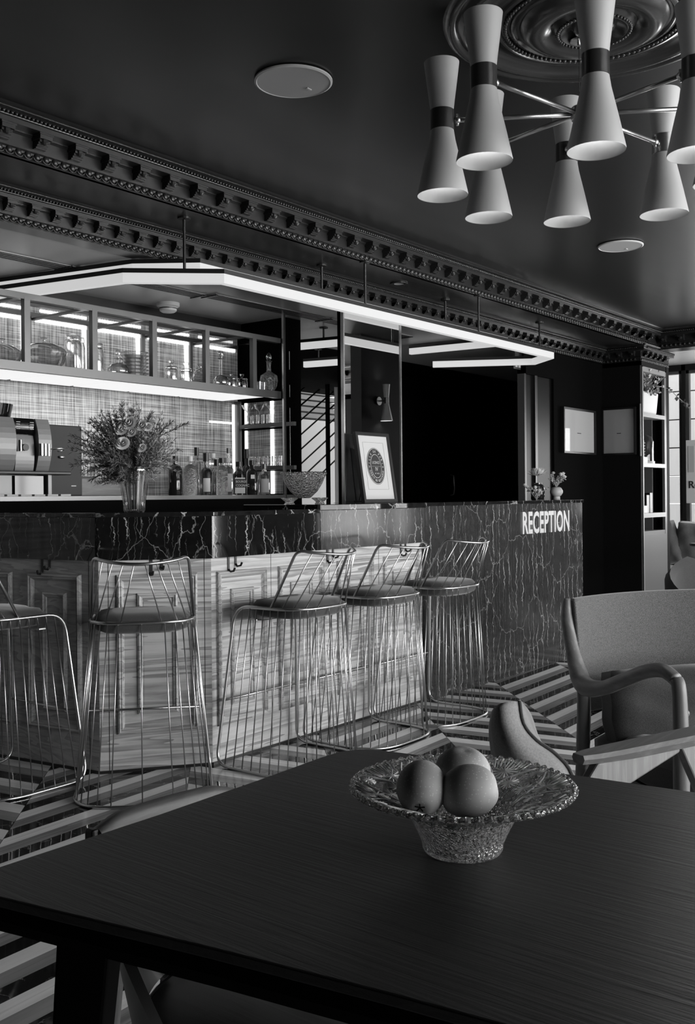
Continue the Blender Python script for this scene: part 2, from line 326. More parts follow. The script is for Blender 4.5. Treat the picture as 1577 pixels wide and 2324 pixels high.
# ------------------------------------------------------------------ setting: floor, ceilings, walls
CZ, SZ, BZ = 2.62, 2.47, 2.34            # main ceiling, soffit, bar ceiling
WY, PX, BY = 3.70, 8.45, 3.35            # wall behind the bar, pier face, bookcase face
floor = struct(MB().box((-2.2, -3.3, -.12), (10.1, 7.2, -.004)), 'floor', MTOP)
S0, SP, TP = -1.10, .857, .1343
uX = (cos(radians(3)), sin(radians(3))); uY = (cos(radians(-79)), sin(radians(-79)))
TZ = {-1: 6.10, 0: 5.398, 1: 6.21, 2: 5.836, 3: 7.069, 4: 8.345, 5: 9.47}
cnt = 0; stuff = MB(); tiles = {}
def proj(p):
    D = p.dot(FW)
    if D < .2: return None
    return CU + (p.dot(RT)) / D * F_PX, CV + (CAMH - p.z) / D * F_PX, D
for k in range(-5, 14):
    s0 = S0 + SP * k; typ = k % 2 == 0; u = uX if typ else uY
    L = SP / (u[0] - u[1]); T0 = TZ.get(k, 5.4 + .05 * k)
    for j in range(-60, 110):
        t1 = T0 + TP * j; t0 = t1 - TP
        a = [((s0 + t) / 2, (t - s0) / 2) for t in (t1, t0)]; b = [(p[0] + u[0] * L, p[1] + u[1] * L) for p in a]
        g = .0016
        ctr = Vector(((a[0][0] + b[1][0]) / 2, (a[0][1] + b[1][1]) / 2, 0))
        if not (-2.2 < ctr.x < 9.95 and -3.25 < ctr.y < 7.1): continue
        def ins(p): return (p[0] + (ctr.x - p[0]) * g * 3, p[1] + (ctr.y - p[1]) * g * 3)
        poly = [ins(a[1]), ins(b[1]), ins(b[0]), ins(a[0])]
        c = (-j) % 3 if True else 0        # 0 pale, 1 mid, 2 black going away from the light line
        c = (j % -3) if False else ((3 - (j % 3)) % 3)
        m = [(FLX if typ else FLY), (FMX if typ else FMY), FLB][c]
        ok = False
        for q in poly + [(ctr.x, ctr.y)]:
            pr = proj(Vector((q[0], q[1], 0)))
            if pr and -40 < pr[0] < 1620 and pr[1] < 2380 and pr[2] < 7.5 and q[1] < 3.35 - (0 if q[0] > 3 else -(3.2 - q[0]) * .9): ok = True
        if ctr.y > 3.35 and ctr.x > 3: ok = False
        if ok and cnt < 290:
            mb = MB().prism(poly, -.006, 0); o = mb.build(['pale_plank', 'mid_plank', 'black_stone'][c], m, floor); cnt += 1
        else:
            stuff.prism(poly, -.006, -.0002 if c != 9 else 0, [0, 1, 2, 3, 4][([0, 2, 4] if typ else [1, 3, 4])[c]])
stuff.build('chevron_inlay', [FLX, FLY, FMX, FMY, FLB], floor, kind='stuff')
struct(MB().box((-2.2, -3.3, CZ), (8.9, 3.36, CZ + .1)), 'ceiling', CEIL)
struct(MB().box((-2.2, 3.31, SZ), (8.9, 3.74, CZ + .1)), 'ceiling', CEIL)
struct(MB().box((-2.2, 3.70, BZ), (9.65, 7.2, CZ + .1)), 'ceiling', CEIL2)
struct(MB().box((8.9, -3.3, 2.46), (10.1, 3.9, CZ + .1)), 'ceiling', CEIL2)
struct(MB().box((8.72, -3.3, 2.455), (8.92, 3.36, CZ + .05)), 'trim_9', MOULD)
struct(MB().box((-2.2, 3.70, BZ - .004), (8.45, 3.80, BZ)), 'trim_8', MOULD)
struct(MB().box((-2.3, -3.3, -.1), (-2.2, 7.2, 2.75)), 'wall_left', WALL)
struct(MB().box((-2.2, -3.4, -.1), (1.3, -3.3, 2.75)).box((9.4, -3.4, -.1), (10.1, -3.3, 2.75)).box((1.3, -3.4, 2.35), (9.4, -3.3, 2.75)).box((1.3, -3.4, -.1), (9.4, -3.3, .25)), 'wall_front', WALL)
# behind the bar: back wall with tweed paper, end wall, far lobby, dark corridor
struct(MB().box((-2.2, 4.74, 0), (4.84, 4.84, BZ)), 'wall_back', PLAID)
struct(MB().box((5.0, 4.95, BZ - .006), (9.6, 7.2, BZ)), 'trim_6', WALL)
struct(MB().box((-2.2, 4.70, 2.25), (4.84, 4.74, BZ)), 'shade_band', MOULD)  # dark strip standing in for soft shade above the cabinets
struct(MB().box((7.478, WY, 0), (9.5, WY + .1, BZ + .1)), 'wall_corridor_end', WALL)
struct(MB().box((7.15, 5.5, 0), (9.6, 5.6, BZ)), 'wall_corridor', WALL)
struct(MB().box((4.4, 6.5, 0), (7.45, 6.53, BZ)).box((8.27, 6.5, 0), (9.6, 6.53, BZ)).box((7.45, 6.5, 0), (8.27, 6.53, .9)), 'wall_lobby', WALL)
struct(MB().box((9.5, WY, 0), (9.6, 7.2, BZ)), 'wall_lobby_side', WALL)
# pier and bookcase surround
struct(MB().box((PX, BY, 0), (PX + .035, WY + .02, SZ + .02)).box((PX, BY, 2.30), (9.12, WY, SZ + .05)).box((9.07, BY - .005, 0), (9.13, 4.0, SZ + .02)).box((PX + .03, WY - .05, 0), (9.1, WY, 2.3)), 'wall_pier', PIER)
# sconce pier and window wall to the right (outside the picture, seen in the mirror and in the stone)
struct(MB().box((7.05, 1.82, 0), (7.75, 1.94, CZ)), 'wall_right_pier', PIER)
ww = MB(); X0, X1 = 9.9, 10.0
for y0, y1 in ((-3.3, -2.05), (-1.0, -.86), (-.6, 1.7), (3.46, 3.50), (3.8, 3.9)): ww.box((X0, y0, 0), (X1, y1, 2.46))
ww.box((X0, -2.05, 0), (X1, -1.0, .45)).box((X0, -.86, 0), (X1, -.6, .45)).box((X0, 1.7, 0), (X1, 3.8, .45)).box((X0, -2.05, 2.4), (X1, 3.8, 2.5))
struct(ww, 'wall_right', PIER)
def window(name, x, y0, y1, z0, z1, bars=()):
    m = MB(); t = .03
    m.box((x, y0, z0), (x + .05, y0 + t, z1)).box((x, y1 - t, z0), (x + .05, y1, z1)).box((x, y0, z0), (x + .05, y1, z0 + t)).box((x, y0, z1 - t), (x + .05, y1, z1))
    for b in bars: m.box((x, y0, b), (x + .05, y1, b + .02))
    w = struct(m, name, CABM); MB().box((x + .02, y0, z0), (x + .024, y1, z1)).build('pane', PANE, w); return w
window('window_1', 9.92, 3.50, 3.80, .45, 2.4); window('window_2', 9.92, 1.7, 3.46, .45, 2.4)
window('window_3', 9.92, -2.05, -1.0, .45, 2.4, (.95, 1.9)); window('window_4', 9.92, -.86, -.6, .45, 2.4)
fw = MB()
for x in (1.3, 2.95, 4.6, 6.25, 7.86, 9.36): fw.box((x, -3.36, .25), (x + .04, -3.31, 2.35))
fw.box((1.3, -3.36, .25), (9.4, -3.31, .29)).box((1.3, -3.36, 2.31), (9.4, -3.31, 2.35))
w5 = struct(fw, 'added_window', CABM); MB().box((1.3, -3.34, .25), (9.4, -3.336, 2.35)).build('pane', PANE, w5)  # unseen window added for the fill that lights the bar
# outside the right wall: a pale facade of stone courses
fac = thing('building', 'pale stone building facade across the street outside the windows', 'building', (12.6, 0, 0))
for i in range(12):
    o = MB().box((0, -9, -.4 + i * .36), (.4, 9, -.055 + i * .36)).build('stone_course', STONE, fac)
for (y0, y1, z0, z1) in ((2.2, 2.7, 1.9, 2.3), (0.2, .9, 1.7, 2.6)):
    MB().box((-.03, y0, z0), (.02, y1, z1)).build('shutter', CABM, fac)
tag(struct(MB().box((10.1, -12, -.6), (16, 12, -.5)), 'street', STONE), 'pale street paving outside the windows', 'street')
# lobby window with curtain, stair rail and the neighbouring roof outside
lw = MB(); lw.box((7.45, 6.5, .9), (7.47, 6.54, BZ)).box((7.975, 6.5, .9), (8.0, 6.54, BZ)).box((8.25, 6.5, .9), (8.27, 6.54, BZ)).box((7.45, 6.5, .9), (8.27, 6.54, .93))
w6 = struct(lw, 'window_6', WALL); MB().box((7.45, 6.52, .9), (8.27, 6.523, BZ)).build('pane', PANE, w6)
hr = thing('stair_railing', 'slanting metal stair railing outside the narrow lobby window', 'railing', (7.3, 6.9, 0))
MB().box((0, 0, 2.10), (1.1, .05, 2.17), R=None).build('handrail', STEEL, hr)
hr.children[0].rotation_euler = (0, 0, 0)
bpy.data.objects.remove(hr.children[0])
sl = .62
MB().tube([(-.1, 0, 1.98), (1.3, 0, 1.98 + 1.4 * sl)], .03, 8).build('handrail', BLACK, hr, smooth=True)
for i in range(8):
    z = 1.80 - i * .155
    MB().tube([(-.1, 0, z), (1.3, 0, z + 1.4 * sl)], .009, 6).build('rail', BLACK, hr, smooth=True)
MB().tube([(1.16, 0, .3), (1.16, 0, 1.5)], .02, 8).build('post', STEEL, hr)
MB().tube([(-.08, 0, .3), (-.08, 0, 2.0)], .02, 8).build('post', STEEL, hr)
nb = thing('building', 'neighbouring pale wall with a stepped tiled roof beyond the stair railing', 'building', (7.0, 8.2, 0))
MB().box((-1, 0, -.2), (3.5, .3, 2.15)).build('wall', STONE, nb)
for i in range(5):
    MB().box((-1, .02 + i * .05, 2.18 + i * .085), (3.5, .3 + i * .05, 2.235 + i * .085)).build('roof_course', ROOFM, nb)
sd = MB()
for i in range(260):
    p = Vector((random.uniform(-.6, 2.6), random.uniform(.3, .6), random.uniform(2.62, 3.1))); q = Vector([random.uniform(-.06, .06) for _ in range(3)])
    r = Vector([random.uniform(-.06, .06) for _ in range(3)]); sd.add([p, p + q, p + q + r, p + r], [(0, 1, 2, 3)])
tag(sd.build('hedge', LEAF, kind='stuff', loc=(7.0, 8.4, 0)), 'leafy hedge above the roof outside the lobby window', 'hedge')
hm = thing('lantern', 'small dark roofed wall lantern on the pale wall beyond the stair railing', 'lantern', (9.15, 8.21, 1.72))
MB().box((-.09, -.12, -.12), (.09, 0, .02)).build('body', BLACK, hm); MB().add([(-.14, -.16, .02), (.14, -.16, .02), (.14, 0, .02), (-.14, 0, .02), (-.07, -.05, .12), (.07, -.05, .12)], [(0, 1, 2, 3), (0, 1, 5, 4), (1, 2, 5), (2, 3, 4, 5), (3, 0, 4)]).build('roof', MOULD, hm)
cu = MB(); n = 40; prof = [(i / n * .30, .018 * sin(i * 1.1) + .006 * sin(i * 2.7)) for i in range(n + 1)]
cu.add([(x, y, .02) for x, y in prof] + [(x, y, 2.30) for x, y in prof], [(i, i + 1, n + 2 + i, n + 1 + i) for i in range(n)])
tag(cu.build('curtain', CURT, smooth='all', loc=(7.99, 6.42, 0)), 'pale gathered curtain hanging beside the lobby window', 'curtain')
# ------------------------------------------------------------------ cornices
def cornice(name, path, z0, h, d, brk, bs, egg, es, zt):
    """z0 bottom, h height, d projection; brk bracket pitch, egg pitch"""
    P = lambda o, z: (-o * d, z0 + z * h)
    pr = [P(-.15, 0), P(.10, 0), P(.14, .02), P(.12, .06), P(.13, .17), P(.19, .20), P(.19, .24), P(.10, .26), P(.10, .56), P(.16, .60), P(.20, .60), P(.20, .64),
          P(.62, .64), P(.62, .76), P(.66, .77), P(.62, .80), P(.66, .90), P(.74, .92), P(.80, .93), P(.80, .955), P(.92, .965), P(1, 1.0), P(-.15, 1.0)]
    root = struct(MB().sweep(pr, path), name, MOULD)
    nb = ne = 0; bm_, em_ = None, None; stuffb = MB()
    for (a, b) in zip(path[:-1], path[1:]):
        A, B = Vector((a[0], a[1], 0)), Vector((b[0], b[1], 0)); d_ = (B - A); Ln = d_.length; d_.normalize(); nrm = Vector((d_.y, -d_.x, 0)); rz = math.atan2(d_.y, d_.x)
        n = int(Ln / brk)
        for i in range(n):
            p = A + d_ * (brk * (i + .5)); 
            if bm_ is None:
                w, dd, hh = bs * .5, d * .56, h
                m = MB(); m.box((-w, -dd, .50 * h), (w, -d * .09, .645 * h)).box((-w * 1.15, -dd * 1.06, .60 * h), (w * 1.15, -d * .09, .645 * h))
                for q in range(5):
                    aa = q / 4; m.box((-w * .82, -dd * (.98 - .5 * aa), (.50 - .10 * sin(aa * 1.5)) * h - .10 * h * aa), (w * .82, -d * .09, .52 * h))
                m.ball((0, -dd * .8, .46 * h), w * .55, 8, 5)
                bm_ = m.build('bracket', MOULD, root, loc=(p.x, p.y, z0), rot=(0, 0, rz))
            else:
                o = bm_.copy(); COL.objects.link(o); o.location = (p.x, p.y, z0); o.rotation_euler = (0, 0, rz)
        n = int(Ln / egg)
        for i in range(n):
            p = A + d_ * (egg * (i + .5)) + nrm * (d * .13)
            if proj(p + Vector((0, 0, z0))) is None: continue
            if em_ is None:
                r = egg * .34; m = MB().ball((0, -.0, 0), r, 8, 5, sc3=(1, .8, 1.15))
                pts = [(r * 1.35 * cos(t), -r * .35, r * 1.3 * sin(t)) for t in [pi + pi * q / 8 for q in range(9)]]
                m.tube(pts, r * .2, 5)
                em_ = m.build('egg_ornament', MOULD, root, smooth='all', loc=(p.x, p.y, z0 + .11 * h), rot=(0, 0, rz)); ne += 1
            elif ne < 290 and -60 < proj(p)[0] < 1650:
                o = em_.copy(); COL.objects.link(o); o.location = (p.x, p.y, z0 + .11 * h); o.rotation_euler = (0, 0, rz); ne += 1
        n = int(Ln / (egg * .44))
        for i in range(n):
            p = A + d_ * (egg * .44 * (i + .5)) + nrm * (d * .70); pj = proj(p)
            if pj and -60 < pj[0] < 1650: stuffb.ball((p.x, p.y, z0 + .845 * h), egg * .19, 6, 4)
    stuffb.build('pearl_row', MOULD, root, smooth='all', kind='stuff')
cornice('trim_1', [(-2.2, 3.31), (8.72, 3.31), (8.72, -3.3)], SZ, CZ - SZ, .125, .163, .055, .0405, 0, 0)
cornice('trim_2', [(-2.2, 3.70), (PX, 3.70), (PX, BY), (9.12, BY)], BZ, SZ - BZ, .095, .1165, .046, .036, 0, 0)
# vents, spots, speakers, smoke detector, sign
def vent(name, x0, x1, y0, label):
    t = thing(name, label, 'vent', (x0, y0, BZ)); L = x1 - x0
    MB().box((-.01, -.06, -.006), (L + .01, .06, -.001)).build('frame', CEIL2, t)
    for i in range(4): MB().box((0, -.052 + i * .028, -.009), (L, -.040 + i * .028, -.0055)).build('slot', BLACK, t)
    for x in (-.012, L): MB().box((x, -.065, -.012), (x + .012, .065, -.006)).build('end_trim', MOULD, t)
vent('ceiling_vent', 1.9, 3.05, 4.21, 'slotted ceiling vent at the far left above the bar light')
vent('ceiling_vent', 3.08, 3.98, 4.21, 'slotted ceiling vent above the smoke detector')
vent('ceiling_vent', 4.03, 5.05, 4.16, 'slotted ceiling vent ending in the lobby behind the gilt post')
vent('ceiling_vent', 5.08, 6.0, 4.16, 'slotted ceiling vent over the lobby passage')
def speaker(loc, r, label):
    t = thing('ceiling_speaker', label, 'speaker', loc, 0, None)
    MB().lathe([(r * .93, -.002), (r, -.004), (r, -.009), (r * .95, -.012), (r * .93, -.009)], 48).build('rim', WHITE, t, smooth=True)
    MB().lathe([(1e-4, -.010), (r * .94, -.010)], 48).build('grille', GRILLE, t)
    MB().box((r * .45, -.012, -.013), (r * .62, -.004, -.010)).build('badge', WHITE, t)
speaker((2.605, 2.267, CZ), .136, 'large round white ceiling speaker on the dark ceiling, left of the chandelier')
speaker((5.536, 2.306, CZ), .130, 'round white ceiling speaker under the chandelier, farther into the room')
t = thing('smoke_detector', 'white round smoke detector on the bar ceiling', 'detector', (4.03, 4.52, BZ))
MB().lathe([(.001, 0), (.068, 0), (.068, -.02), (.06, -.025), (.054, -.028), (.05, -.048), (.038, -.056), (.001, -.056)], 32).build('body', WHITE, t, smooth=True)
MB().lathe([(.0535, -.031), (.0525, -.037)], 32).build('slot', BLACK, t)
t = thing('recessed_spot', 'small recessed round ceiling spot in the strip between the two cornices', 'spotlight', (4.975, 3.49, SZ))
MB().lathe([(.035, -.001), (.055, -.001), (.055, -.006), (.045, -.008), (.035, -.004)], 32).build('ring', MOULD, t, smooth=True)
MB().lathe([(.001, -.002), (.022, -.002), (.03, -.004)], 24).build('lens', CEIL2, t, smooth=True)
# ------------------------------------------------------------------ the bar
def bar_facet(A, B, root, z0, z1, tangent_mat, panels, thick=.05):
    pass
barc = thing('bar_counter', 'oak panelled bar with black veined marble band and polished top', 'bar counter', (0, 0, 0))
PL = [(2.55, 4.12), (2.655, 3.43), (3.04, 3.147), (4.69, 3.147)]
def offs(path, d):
    P = [Vector(p) for p in path]; out = []
    for i, p in enumerate(P):
        d0 = (P[i] - P[i - 1]).normalized() if i else (P[1] - P[0]).normalized(); d1 = (P[i + 1] - P[i]).normalized() if i < len(P) - 1 else d0
        n0 = Vector((-d0.y, d0.x)); n1 = Vector((-d1.y, d1.x)); nn = (n0 + n1).normalized(); q = p + nn * (d / max(.3, nn.dot(n0))); out.append((q.x, q.y))
    return out
def facet_frame(A, B):
    A = Vector((A[0], A[1], 0)); B = Vector((B[0], B[1], 0)); t = (B - A).normalized(); n = Vector((t.y, -t.x, 0))
    M3 = Matrix((t, n, Vector((0, 0, 1)))).transposed(); return A, M3, (B - A).length
def panel(root, A, M3, x0, x1, z0, z1, depth, fm, pm):
    """raised door panel: mitred outer moulding, sunk field, inner moulding, raised field"""
    def rect_mould(x0, x1, z0, z1, w, prof):
        m = MB(); v = []
        for (o, dd) in prof:
            for (x, z, sx, sz) in ((x0, z0, 1, 1), (x1, z0, -1, 1), (x1, z1, -1, -1), (x0, z1, 1, -1)):
                v.append(A + M3 @ Vector((x + sx * o * w, dd, z + sz * o * w)))
        f = []; k = len(prof)
        for i in range(k - 1):
            for j in range(4): f.append((i * 4 + j, i * 4 + (j + 1) % 4, (i + 1) * 4 + (j + 1) % 4, (i + 1) * 4 + j))
        m.add(v, f); return m
    rect_mould(x0, x1, z0, z1, .030, [(-.1, .0), (0, .012), (.25, .018), (.45, .012), (.6, .014), (.8, .006), (1, 0), (1.05, -.004)]).build('outer_moulding', fm, root, fix=True)
    m = MB(); a, b, c, d = x0 + .03, x1 - .03, z0 + .03, z1 - .03; i_ = .055
    ix0, ix1, iz0, iz1 = a + i_, b - i_, c + .05, d - .05
    rect_mould(ix0, ix1, iz0, iz1, .026, [(-.1, -.004), (0, .008), (.3, .014), (.5, .008), (.75, .006), (1, -.006)]).build('inner_moulding', fm, root, fix=True)
    for (p, q, r, s, y) in ((a, b, c, d, -.002), (ix0 + .026, ix1 - .026, iz0 + .026, iz1 - .026, .001)):
        m.add([A + M3 @ Vector((x, y, z)) for x, z in ((p, r), (q, r), (q, s), (p, s))], [(0, 1, 2, 3)])
    m.build('door_field', pm, root)
for idx, (A_, B_, fm, pans) in enumerate(((PL[0], PL[1], OAKL, None), (PL[1], PL[2], OAKR, [(.075, .415)]), (PL[2], PL[3], OAK, [(.02 + .012, .335 + .012), (.435, .765), (.877, 1.177), (1.276, 1.606)]))):
    A, M3, Ln = facet_frame(A_, B_)
    m = MB(); m.add([A + M3 @ Vector(p) for p in ((0, 0, .0), (Ln, 0, .0), (Ln, 0, .91), (0, 0, .91), (0, -.04, 0), (Ln, -.04, 0), (Ln, -.04, .91), (0, -.04, .91))], [(0, 1, 2, 3), (4, 7, 6, 5), (0, 4, 5, 1), (3, 2, 6, 7), (0, 3, 7, 4), (1, 5, 6, 2)])
    m.build('oak_front', fm, barc)
    if idx == 0: pans = [(Ln - .10 - .31 - .42 * i, Ln - .10 - .42 * i) for i in range(2)]
    for (x0, x1) in pans: panel(barc, A, M3, x0, x1, .165, .84, .02, fm, fm)
    joints = {0: [Ln - .055], 1: [.04, Ln - .03], 2: [.385, .815, 1.235]}[idx]
    for j in joints:
        q = MB(); q.box((j - .0012, -.001, .0), (j + .0012, .0008, .91)); q.v = [tuple(A + M3 @ Vector(p)) for p in q.v]; q.build('board_joint', BLACK, barc)
    q = MB(); q.box((0, .0005, 0), (Ln, .006, .012)); q.v = [tuple(A + M3 @ Vector(p)) for p in q.v]; q.build('plinth_line', BLACK, barc)
# marble band (each slab a piece) and cap
band = [(2.55, 4.12), (2.655, 3.43), (3.04, 3.147), (3.77, 3.147)]
for (a, b, m_) in ((band[0], band[1], MARB), (band[1], band[2], MARB), (band[2], (3.76, 3.147), MARB)):
    A, M3, Ln = facet_frame(a, b); q = MB(); e0 = .0; q.box((-.0, -.03, .905), (Ln, .022, 1.088)); q.v = [tuple(A + M3 @ Vector(p)) for p in q.v]; q.build('marble_slab', m_, barc)
A, M3, Ln = facet_frame((3.765, 3.147), (4.69, 3.147)); q = MB().box((0, -.03, .905), (Ln, .022, 1.10)); q.v = [tuple(A + M3 @ Vector(p)) for p in q.v]; q.build('marble_slab', MARB2, barc)
# corner infill of the band
for c in ((2.655, 3.43), (3.04, 3.147)): MB().lathe([(.0005, .905), (.022, .905), (.022, 1.088), (.0005, 1.088)], 24, (c[0], c[1], 0)).build('corner_bead', MARB, barc, smooth=True)
outer = offs(PL[:-1] + [(3.76, 3.147)], -.026); inner = offs(PL[:-1] + [(3.76, 3.147)], .50)
MB().prism(outer + inner[::-1], 1.088, 1.108).build('counter_top', MTOP, barc, bevel=.003)
MB().prism([(3.76, 3.12), (4.70, 3.12), (4.70, 3.647), (3.76, 3.647)], 1.100, 1.130).build('counter_top', MTOP, barc, bevel=.003)
MB().prism(offs(PL, .45) + offs(PL, .48)[::-1], 0, 1.088).build('inner_front', BLACK, barc)
# bag hooks under the marble
def hook_pair(A, M3, x, label):
    t = thing('bag_hook', label, 'hook', (0, 0, 0), 0, 'black bag hooks under the bar top')
    for dx, dz in ((0, 0), (.045, .022)):
        m = MB(); m.box((x + dx - .006, .001, .845 + dz), (x + dx + .006, .004, .906)); m.tube([(x + dx, .004, .848 + dz), (x + dx, .012, .838 + dz), (x + dx + .004, .03, .842 + dz), (x + dx + .006, .036, .856 + dz)], .005, 6)
        m.v = [tuple(A + M3 @ Vector(p)) for p in m.v]; m.build('hook', BLACK, t)
A, M3, Ln = facet_frame(PL[2], PL[3])
hook_pair(A, M3, .105, 'pair of black metal hooks on the oak bar left of the middle stool')
hook_pair(A, M3, .80, 'pair of black hooks on the oak bar behind the back of the middle stool')
hook_pair(A, M3, 1.44, 'pair of black hooks on the oak bar nearest the reception end')
A, M3, Ln = facet_frame(PL[1], PL[2]); hook_pair(A, M3, .22, 'pair of black hooks on the oak bar behind the stool facing the bar corner')
A, M3, Ln = facet_frame(PL[0], PL[1]); hook_pair(A, M3, Ln - .33, 'pair of black hooks on the left oak face of the bar')
# reception desk
rd = thing('reception_desk', 'veined dark marble reception desk at the far end of the bar', 'reception desk', (0, 0, 0))
X = [4.69, 5.35, 6.02, 6.62, 6.76]
for a, b in zip(X[:-1], X[1:]): MB().box((a + .001, 3.125, 0), (b - .001, 3.16, 1.108)).build('marble_slab', MARB2, rd)
MB().box((6.74, 3.16, 0), (6.77, 3.80, 1.108)).build('end_slab', MARB2, rd)
MB().box((4.70, 3.12, 1.108), (6.78, 3.80, 1.130)).build('desk_top', MTOP, rd, bevel=.003)
MB().box((4.70, 3.77, 0), (6.74, 3.80, 1.108)).build('back_panel', BLACK, rd)
lt = thing('sign', 'pale raised letters reading RECEPTION on the marble desk front', 'sign', (0, 0, 0))
tx = text_mesh('lettering', 'RECEPTION', .215, .008, LETTER, lt, bold=.006, spacing=1.06)
me = tx.data; xs = [v.co.x for v in me.vertices]; ys = [v.co.y for v in me.vertices]
sxx = (6.512 - 5.820) / (max(xs) - min(xs)); syy = .150 / (max(ys) - min(ys)); mnx, mny = min(xs), min(ys)
for v in me.vertices: v.co = Vector((5.820 + (v.co.x - mnx) * sxx, 3.117 - v.co.z, .908 + (v.co.y - mny) * syy))
# ------------------------------------------------------------------ hanging light over the bar
def light_fix(name, paths, z, rods, label):
    t = thing(name, label, 'light', (0, 0, 0))
    prof = [(-.018, z), (.018, z), (.018, z + .045), (-.018, z + .045)]; cap = [(-.021, z + .045), (.021, z + .045), (.021, z + .066), (-.021, z + .066)]
    for p in paths: 
        MB().sweep(prof, p).build('diffuser', LED, t); MB().sweep(cap, p).build('housing', BLACK, t)
    for (x, y, zt) in rods:
        MB().tube([(x, y, z + .06), (x, y, zt)], .007, 8).build('rod', BLACK, t, smooth=True)
        MB().lathe([(.001, zt - .012), (.03, zt - .008), (.03, zt), (.001, zt)], 16, (x, y, 0)).build('rose', BLACK, t)
    return t
light_fix('linear_light', [[(2.77, 4.70), (2.98, 3.64), (3.285, 3.307), (6.65, 3.307), (6.86, 3.56), (6.48, 4.23)]], 2.165, [(3.16, 3.43, SZ), (4.395, 3.312, SZ), (5.613, 3.307, SZ), (6.785, 3.47, SZ)], 'long black hanging light with glowing underside, lower ring along the bar edge')
light_fix('linear_light', [[(2.98, 4.70), (3.17, 3.80), (3.36, 3.545), (6.40, 3.545)], [(6.44, 3.60), (6.36, 4.36)]], 2.265, [(4.30, 3.545, SZ), (5.586, 3.545, SZ)], 'long black hanging light with glowing underside, upper ring nearer the mirrors')
light_fix('linear_light', [[(5.22, 4.80), (5.33, 4.20)]], 2.20, [(5.26, 4.60, BZ), (5.305, 4.36, BZ)], 'glowing bar light hanging in the lobby, the nearer of two')
light_fix('linear_light', [[(6.02, 5.15), (6.10, 4.80)]], 2.20, [(6.04, 5.02, BZ)], 'glowing bar light hanging in the lobby, the farther short one')
# ------------------------------------------------------------------ mirrored pillar and gilt trims
mp = thing('mirror_pillar', 'mirrored pillar panel with gilt edges behind the framed licence', 'mirror', (0, 0, 0))
MB().box((4.63, 3.652, 1.0), (5.21, 3.66, BZ)).build('mirror_glass', MIRROR, mp)
MB().box((4.63, 3.66, 0), (5.21, 3.70, BZ)).build('backing', WALL, mp)
for x in (4.620, 5.209): MB().box((x, 3.646, .9), (x + .011, 3.668, BZ)).build('gilt_edge', GOLD, mp)
MB().box((4.62, 3.635, 0), (4.70, 3.70, 1.06)).build('plinth', BLACK, mp)
gp = thing('gilt_post', 'slim gilt post at the end of the glass cabinets', 'post', (4.632, 4.135, 0)); MB().box((0, 0, 1.1), (.010, .012, BZ)).build('edge', GOLD, gp); MB().box((.012, 0, 1.1), (.022, .012, BZ)).build('core', BLACK, gp)
struct(MB().box((4.84, 4.30, 0), (4.99, 4.84, BZ)), 'wall_cabinet_end', WALL)
gl = thing('wall_light_strip', 'thin upright gleaming strip on the dark end wall beside the glass cabinets', 'trim', (4.865, 4.292, 0)); MB().box((0, 0, 1.2), (.006, .006, 1.75)).box((0, 0, 1.82), (.006, .006, 1.90)).box((0, 0, 2.0), (.006, .006, 2.12)).build('strip', GOLD, gl)
# glossy door in the corridor, handle, doors, notice
struct(MB().box((7.2, 5.44, 0), (8.0, 5.5, 2.1)), 'door_1', WALL)
d2 = struct(MB().box((8.02, 5.44, 0), (8.8, 5.5, 2.1)), 'door_2', WALL)
MB().tube([(8.64, 5.44, 1.17), (8.64, 5.40, 1.18), (8.64, 5.39, 1.24), (8.64, 5.40, 1.37), (8.64, 5.44, 1.38)], .007, 6).build('handle', STEEL, d2, smooth=True)
gd = struct(MB().box((6.985, WY + .02, 0), (7.475, WY + .05, 2.12)), 'door_3', mat('door_lacquer', .006, .35, spec=.08)); MB().box((7.15, WY, 0), (7.19, WY + .06, 2.12)).build('stile', BLACK, gd); MB().box((6.97, WY, 0), (7.0, WY + .06, 2.2)).build('jamb', BLACK, gd)
MB().box((6.97, WY, 2.12), (7.478, WY + .06, BZ)).build('lintel', WALL, gd)
no = thing('notice', 'small glass exit notice hanging under the light end', 'sign', (0, 0, 0))
MB().box((6.86, 3.73, 2.15), (6.985, 3.734, 2.21)).build('plate', CABM, no); MB().box((6.88, 3.727, 2.165), (6.915, 3.731, 2.195)).box((6.93, 3.727, 2.165), (6.965, 3.731, 2.195)).build('pictogram', WHITE, no)
MB().box((6.86, 3.72, 2.21), (6.985, 3.74, BZ)).build('hanger', BLACK, no)
